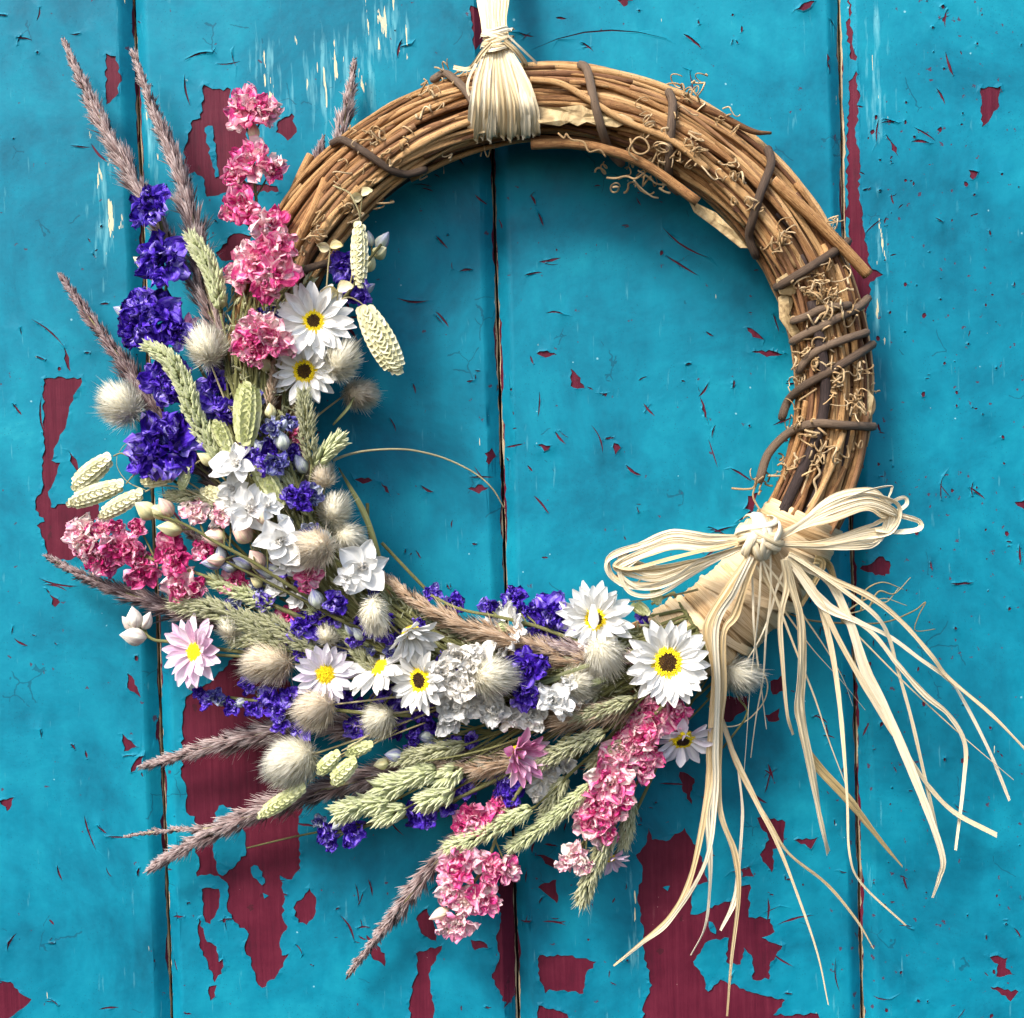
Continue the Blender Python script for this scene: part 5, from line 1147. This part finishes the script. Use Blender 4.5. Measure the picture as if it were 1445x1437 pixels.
fill('small blue larkspur florets filling the gaps behind the upper daisies', 9, 172, 200, -34, 30, 10, 22, [M_BLUE, M_BLUEPALE], M_CREAM)
for pts, w, lab in [([(300,820,96),(345,838,104),(390,858,108)],12,'short green grass head below the striped blue buds'),([(440,860,110),(490,890,116),(530,910,118)],12,'thin green grass head above the tilted daisies'),([(560,1072,100),(610,1062,108),(660,1050,112)],13,'green grass head just above the cocksfoot clusters'),([(770,940,120),(810,935,124),(850,940,122)],12,'green grass head behind the bent petal daisy'),([(395,655,128),(415,690,132),(440,730,130)],11,'narrow green grass head behind the pale blue buds'),([(240,700,96),(290,705,108),(340,725,116)],11,'green grass head between the quaking grass and pink buds')]:
    grass_head(pts, w, lab, rnd.choice([M_GRASS, M_GRASSLIGHT]), 13, 4.6)
# ---- daisies
daisy(443, 454, 52, 60, 'white daisy with dark eye, uppermost of all the daisies', (.05, .15), stem_da=20, layers=((13,4,1.0),(13,16,.95),(9,30,.70)), disc=.30)
daisy(430, 524, 48, 53, 'white daisy with dark eye directly below the uppermost daisy', (-.05, -.1), layers=((15,6,1.0),(14,20,.92),(11,38,.72)), disc=.37)
daisy(840, 874, 48, 57, 'white daisy with one petal folded down over its dark eye', (-.15, .05), folded=(-.06, .42), layers=((16,8,1.0),(15,24,.92),(12,40,.76)), disc=.34)
daisy(942, 935, 54, 64, 'biggest white daisy with dark eye beside the raffia tails', (-.02, .05), layers=((17,5,1.0),(16,15,.95),(12,28,.78)), disc=.39)
daisy(594, 960, 54, 51, 'white daisy with an oval dark eye turned left, beside the statice', (-.75, .05), layers=((14,10,1.0),(13,25,.95),(9,40,.75)), disc=.42)
daisy(535, 942, 50, 54, 'white daisy tilted on edge showing a sliver of yellow', (-.9, 1.15), dark=False, layers=((12,-4,1.0),(10,12,.92)), disc=.27)
daisy(459, 951, 46, 47, 'lilac white daisy with plain yellow eye above the tan fluffy tail', (.2, 0), M_LILACW, dark=False, layers=((13,4,1.0),(12,16,.95),(6,28,.75)), disc=.34)
daisy(275, 920, 36, 55, 'pale pink daisy with narrow yellow eye at the left', (-.65, .15), M_LILAC, dark=False, layers=((13,5,1.0),(13,18,.97),(8,30,.75)), disc=.30)
daisy(963, 1044, 24, 52, 'white daisy half hidden under the biggest daisy, facing down', (.1, -1.0), M_LILACW, layers=((12,10,1.0),(10,25,.9)), disc=.36)
daisy(730, 1064, 50, 50, 'rose pink daisy seen from the side above the thick grass head', (.75, -.15), M_ROSE, dark=False, layers=((10,35,1.0),(11,55,.95),(9,68,.85)), disc=.26)
daisy(580, 893, 40, 46, 'white daisy seen from its side below the tan plume', (.5, -.9), layers=((12,30,1.0),(12,48,.95),(8,62,.8)), disc=.28, dark=False)
daisy(862, 1212, 2, 30, 'lilac daisy hanging behind the bottom of the pink larkspur', (.4, -1.2), M_LILAC, dark=False, layers=((9,15,1.0),(8,35,.9)), disc=.3)
daisy(258, 470, -10, 34, 'pink daisy hidden behind the blue larkspur and fluffy tail', (.1, .9), M_ROSE, dark=False, layers=((9,20,1.0),(8,35,.9)), disc=.3)
daisy(768, 1100, 12, 34, 'withered cream flower behind the thick grass head', (-.2, -.6), M_IVORY, dark=False, layers=((10,15,1.0),(9,35,.9)), disc=.2)

# ---- bunny tails
bunny(293, 493, 46, 33, 'round cream bunny tail beside the tall blue spike', 100, 1.05)
bunny(173, 573, 20, 36, 'cream bunny tail furthest left, over the peeling edge', 135, 1.12)
bunny(480, 512, 50, 31, 'cream bunny tail overlapping the lower dark eyed daisy', 55, 1.3)
bunny(506, 556, 10, 27, 'tan bunny tail hanging out inside the ring below the daisies', -10, 1.25, True)
bunny(456, 674, 46, 24, 'highest of four bunny tails down the inside left of the ring', 100, 1.15, True)
bunny(472, 722, 48, 27, 'second bunny tail down the inside left of the ring', 60, 1.15)
bunny(490, 757, 46, 26, 'third bunny tail down, right of the pinkish tan one', -30, 1.15)
bunny(447, 774, 62, 33, 'pinkish tan bunny tail facing forward beside white larkspur', 180, 1.02, True, out=1.5)
bunny(528, 866, 48, 25, 'tall cream bunny tail below the long petalled white flower', -80, 1.5)
bunny(463, 897, 44, 21, 'small cream bunny tail above the lilac white daisy', 80, 1.05)
bunny(325, 887, 30, 22, 'small cream bunny tail just right of the pale pink daisy', 100, 1.05)
bunny(383, 935, 32, 36, 'wide tan bunny tail over the top of the maroon patch', 175, 1.3, True)
bunny(449, 998, 50, 35, 'plump tan bunny tail under the lilac white daisy', 190, 1.1, True)
bunny(538, 1013, 46, 28, 'round cream bunny tail under the tilted daisies', 200, 1.05)
bunny(416, 1072, 40, 41, 'largest cream bunny tail, lowest at the left', 195, 1.2)
bunny(692, 955, 58, 35, 'cream bunny tail set against the crinkled white statice', 10, 1.2)
bunny(850, 922, 34, 33, 'cream bunny tail tucked under the daisy with the bent petal', -60, 1.1)
bunny(1040, 950, 10, 31, 'cream bunny tail showing right of the raffia tails', -20, 1.2)
bunny(812, 965, 16, 32, 'pale bunny tail half buried behind green stems', 20, 1.2)
bunny(700, 1075, 10, 30, 'greyish bunny tail buried behind the rose pink daisy', 180, 1.2, True)

# ---- quaking grass
briza((508,312,128),(507,412,128), 25, 'straw quaking grass hanging straight down inside the ring', stalk=[(506,298,132),(500,285,132),(492,272,128),(470,262,118)])
briza((512,430,120),(564,532,112), 40, 'largest quaking grass spikelet hanging inside the ring', stalk=[(503,424,124),(490,420,128),(470,430,128)])
briza((346,630,146),(353,538,146), 40, 'upright green quaking grass spikelet in the left cluster', green=True, stalk=[(348,650,144),(352,690,132)])
briza((160,644,84),(102,690,80), 31, 'fat quaking grass spikelet furthest left', stalk=[(172,640,90),(190,648,96),(230,660,104)])
briza((178,683,92),(92,712,84), 28, 'quaking grass spikelet pointing left beneath the furthest left one', stalk=[(190,670,100),(210,662,110),(240,656,120)])
briza((205,694,98),(138,730,90), 25, 'lowest of three quaking grass spikelets at the far left', stalk=[(225,686,106),(260,690,112),(320,720,120)])
briza((400,715,142),(362,655,146), 31, 'green quaking grass spikelet beside the white larkspur', green=True, stalk=[(415,740,136),(440,790,128)])
briza((250,672,112),(200,678,104), 24, 'small quaking grass spikelet under the wide blue flower', stalk=[(280,690,114),(330,730,120)])
briza((325,640,136),(305,592,136), 24, 'small quaking grass spikelet left of the upright green one', green=True, stalk=[(335,670,132),(360,720,128)])
briza((330,712,118),(285,690,112), 24, 'quaking grass spikelet half hidden by the white larkspur', stalk=[(370,740,118),(420,790,118)])
briza((268,660,130),(254,690,134), 16, 'tiny green quaking grass husk below the wide blue flower', green=True, stalk=[(290,650,128),(320,680,124)])
briza((434,1107,116),(360,1155,104), 23, 'slender green quaking grass spikelet lying on the long brown plume', green=True, stalk=[(445,1095,116),(480,1070,116),(560,1030,114)])
briza((482,1060,124),(448,1090,118), 22, 'small green quaking grass spikelet touching the largest fluffy tail', green=True, stalk=[(500,1050,124),(550,1020,118)])
briza((505,1070,124),(468,1104,120), 26, 'rounded green quaking grass spikelet above the brown plume', green=True, stalk=[(512,1060,122),(560,1030,116)])
briza((528,1050,118),(488,1062,118), 21, 'green quaking grass spikelet nearest the round cream tail', green=True, stalk=[(548,1040,118),(600,1020,114)])
briza((925,820,120),(926,852,122), 17, 'little quaking grass pod by the left bow loop', green=True, stalk=[(926,812,118),(918,808,114),(890,830,108)])
briza((915,868,122),(895,852,124), 18, 'little quaking grass husk between two white daisies', green=True, stalk=[(930,880,118),(945,900,114)])
def husk(px, py, d, r, label, ang):
    base = P(px, py, d); o = thing('grass_husk', base, label, 'grass husk'); ms = petals('sepal', M_CREAM)
    for k, a in enumerate((ang, ang + 150)):
        ob('scale', ms[k], o, Matrix.Rotation(-rad(a), 4, 'Y') @ Matrix.Rotation(rad(60), 4, 'X') @ Matrix.Diagonal((r, r * 1.1, r * 1.6, 1)))
    add_stem(o, base, [(px, py, d), (px - 3, py + 30, d - 4), (px - 8, py + 80, d - 6), (px - 20, py + 140, d - 10)], 1.0, M_STRAW)
husk(466, 350, 126, 17, 'empty straw husk split open like wings on a thin stalk', 10); husk(511, 277, 122, 16, 'empty straw husk on the ring above the hanging quaking grass', 30)
husk(477, 412, 124, 22, 'pale husk leaves behind the uppermost daisy', 20)

# ---- loose stalks and leaves
def loose(name, label, cat, pts, r, mat):
    base = P(*pts[-1]); p = spline([P(*q) for q in pts], len(pts) * 8); v, f, uv = tube(p, np.linspace(r * .5, r, len(p)), 5)
    return tag(ob(name, mesh(name, v - base, f, mat, uv), None, Matrix.Translation(Vector(base) * S)), label, cat)
loose('straw_stalk', 'thin pale straw stalk curving out across the open middle', 'stalk', [(712,718,22),(695,690,36),(670,668,46),(630,648,58),(590,637,70),(560,634,80),(520,636,96),(490,642,108),(470,650,116)], 1.9, M_STRAW)
loose('grass_stalk', 'long thin green stalk sticking out below the brown plume', 'stalk', [(348,1197,60),(420,1180,70),(500,1165,78),(580,1150,84),(650,1125,92),(704,1100,98),(780,1060,106)], 2.4, M_STEM)
loose('grass_stalk', 'fine green stalk crossing above the cocksfoot clusters', 'stalk', [(600,1074,118),(650,1066,122),(705,1052,124),(760,1030,120)], 2.0, M_STEM)
loose('straw_stalk', 'pale stalk sticking straight out below the largest fluffy tail', 'stalk', [(383,1109,90),(410,1102,96),(440,1088,104),(500,1055,112)], 1.2, M_STRAW)
loose('straw_stalk', 'hair thin straw loop above the furthest left quaking grass', 'stalk', [(168,638,86),(180,626,88),(205,632,96),(230,645,104)], .8, M_STRAW)
loose('straw_stalk', 'hair thin straw curl beside the wide blue flower', 'stalk', [(165,642,86),(166,660,86),(180,680,88),(205,692,96)], .8, M_STRAW)
loose('straw_stalk', 'straw stem from the raffia wrap towards the bent petal daisy', 'stalk', [(884,850,112),(920,845,116),(960,838,118),(985,832,118)], 1.7, M_STRAW)
loose('straw_stalk', 'fine curled tendril left of the upright quaking grass', 'stalk', [(322,574,130),(326,578,132),(332,574,134),(340,562,138)], 1.0, M_STRAW)
for x0, y0, x1, y1, w, lab in [(808,978,880,945,9,'olive leaf blade running up to the biggest daisy'),(770,960,860,930,6,'narrow olive leaf under the bent petal daisy'),(540,798,478,660,9,'long green leaf edging the inside of the ring'),(470,600,500,560,6,'small dark leaf under the tan inside tail'),(600,1120,612,1075,8,'green blade bent across the cocksfoot cluster'),(730,975,800,955,8,'olive leaf beside the deep blue pair')]:
    d = D((x0 + x1) / 2, (y0 + y1) / 2, 26) if x0 > 590 else 100; base = P(x0, y0, d); p = spline([base, P((x0 + x1) / 2 + 6, (y0 + y1) / 2 - 3, d + 8), P(x1, y1, d + 2)], 14)
    v, f, uv = ribbon(p, w * np.sin(np.linspace(.35, 3.0, 14)), .8, .5, .3, .2); tag(ob('leaf_blade', mesh('leaf_blade', v - base, f, M_LEAF, uv), None, Matrix.Translation(Vector(base) * S)), lab, 'leaf')
# ---- the tangle of stems the bouquet is tied by: nobody could count it
j = Join()
for i in range(340):
    a = rnd.uniform(62, 208); off = rnd.gauss(0, 34); l = rnd.uniform(10, 36); n = 7; ln = rnd.uniform(16, 42); pts = []
    dev = rnd.uniform(-30, 50)
    for k in range(n):
        t = k / (n - 1); aa = a - ln * t; aa = max(58, aa); q = off * (1 - t * .6) + dev * (1 - t) ** 2; r_ = RR + q
        x, y = CX + r_ * math.cos(rad(aa)), CY + r_ * math.sin(rad(aa)); pts.append((x, y, min(ring_depth(x, y, 56) + l * .4, 128) + rnd.uniform(-3, 3)))
    j.add(*tube(spline([P(*q) for q in pts], 16), rnd.uniform(1.0, 2.6), 5))
tg = ob('tangled_stems', j.mesh('tangled_stems', M_STEM)); tag(tg, 'tangle of dry olive stems filling the bouquet behind the flowers', 'dry stems', None, 'stuff')
# dry scraps of leaf and chaff between the stems
j = Join(); root = []; dr = []
for i in range(2600):
    a = rnd.uniform(64, 205); q = max(-40, min(58, rnd.gauss(0, 34))); x, y = CX + (RR + q) * math.cos(rad(a)), CY + (RR + q) * math.sin(rad(a))
    root.append(P(x, y, ring_depth(x, y, 54) + rnd.uniform(0, 16))); tgn = P(x + math.sin(rad(a)) * 10, y - math.cos(rad(a)) * 10, 100) - P(x, y, 100)
    dr.append(-unit(tgn) * rnd.choice([1, 1, -.4]) + np.array([rnd.gauss(0, .5) for _ in range(3)]))
j.add(*lenses(root, dr, nrs.uniform(8, 24, 2600), nrs.uniform(2, 6, 2600)))
tag(ob('dry_chaff', j.mesh('dry_chaff', M_GRASS, smooth=False)), 'dry chaff and leaf scraps packed between the stems', 'dry chaff', None, 'stuff')
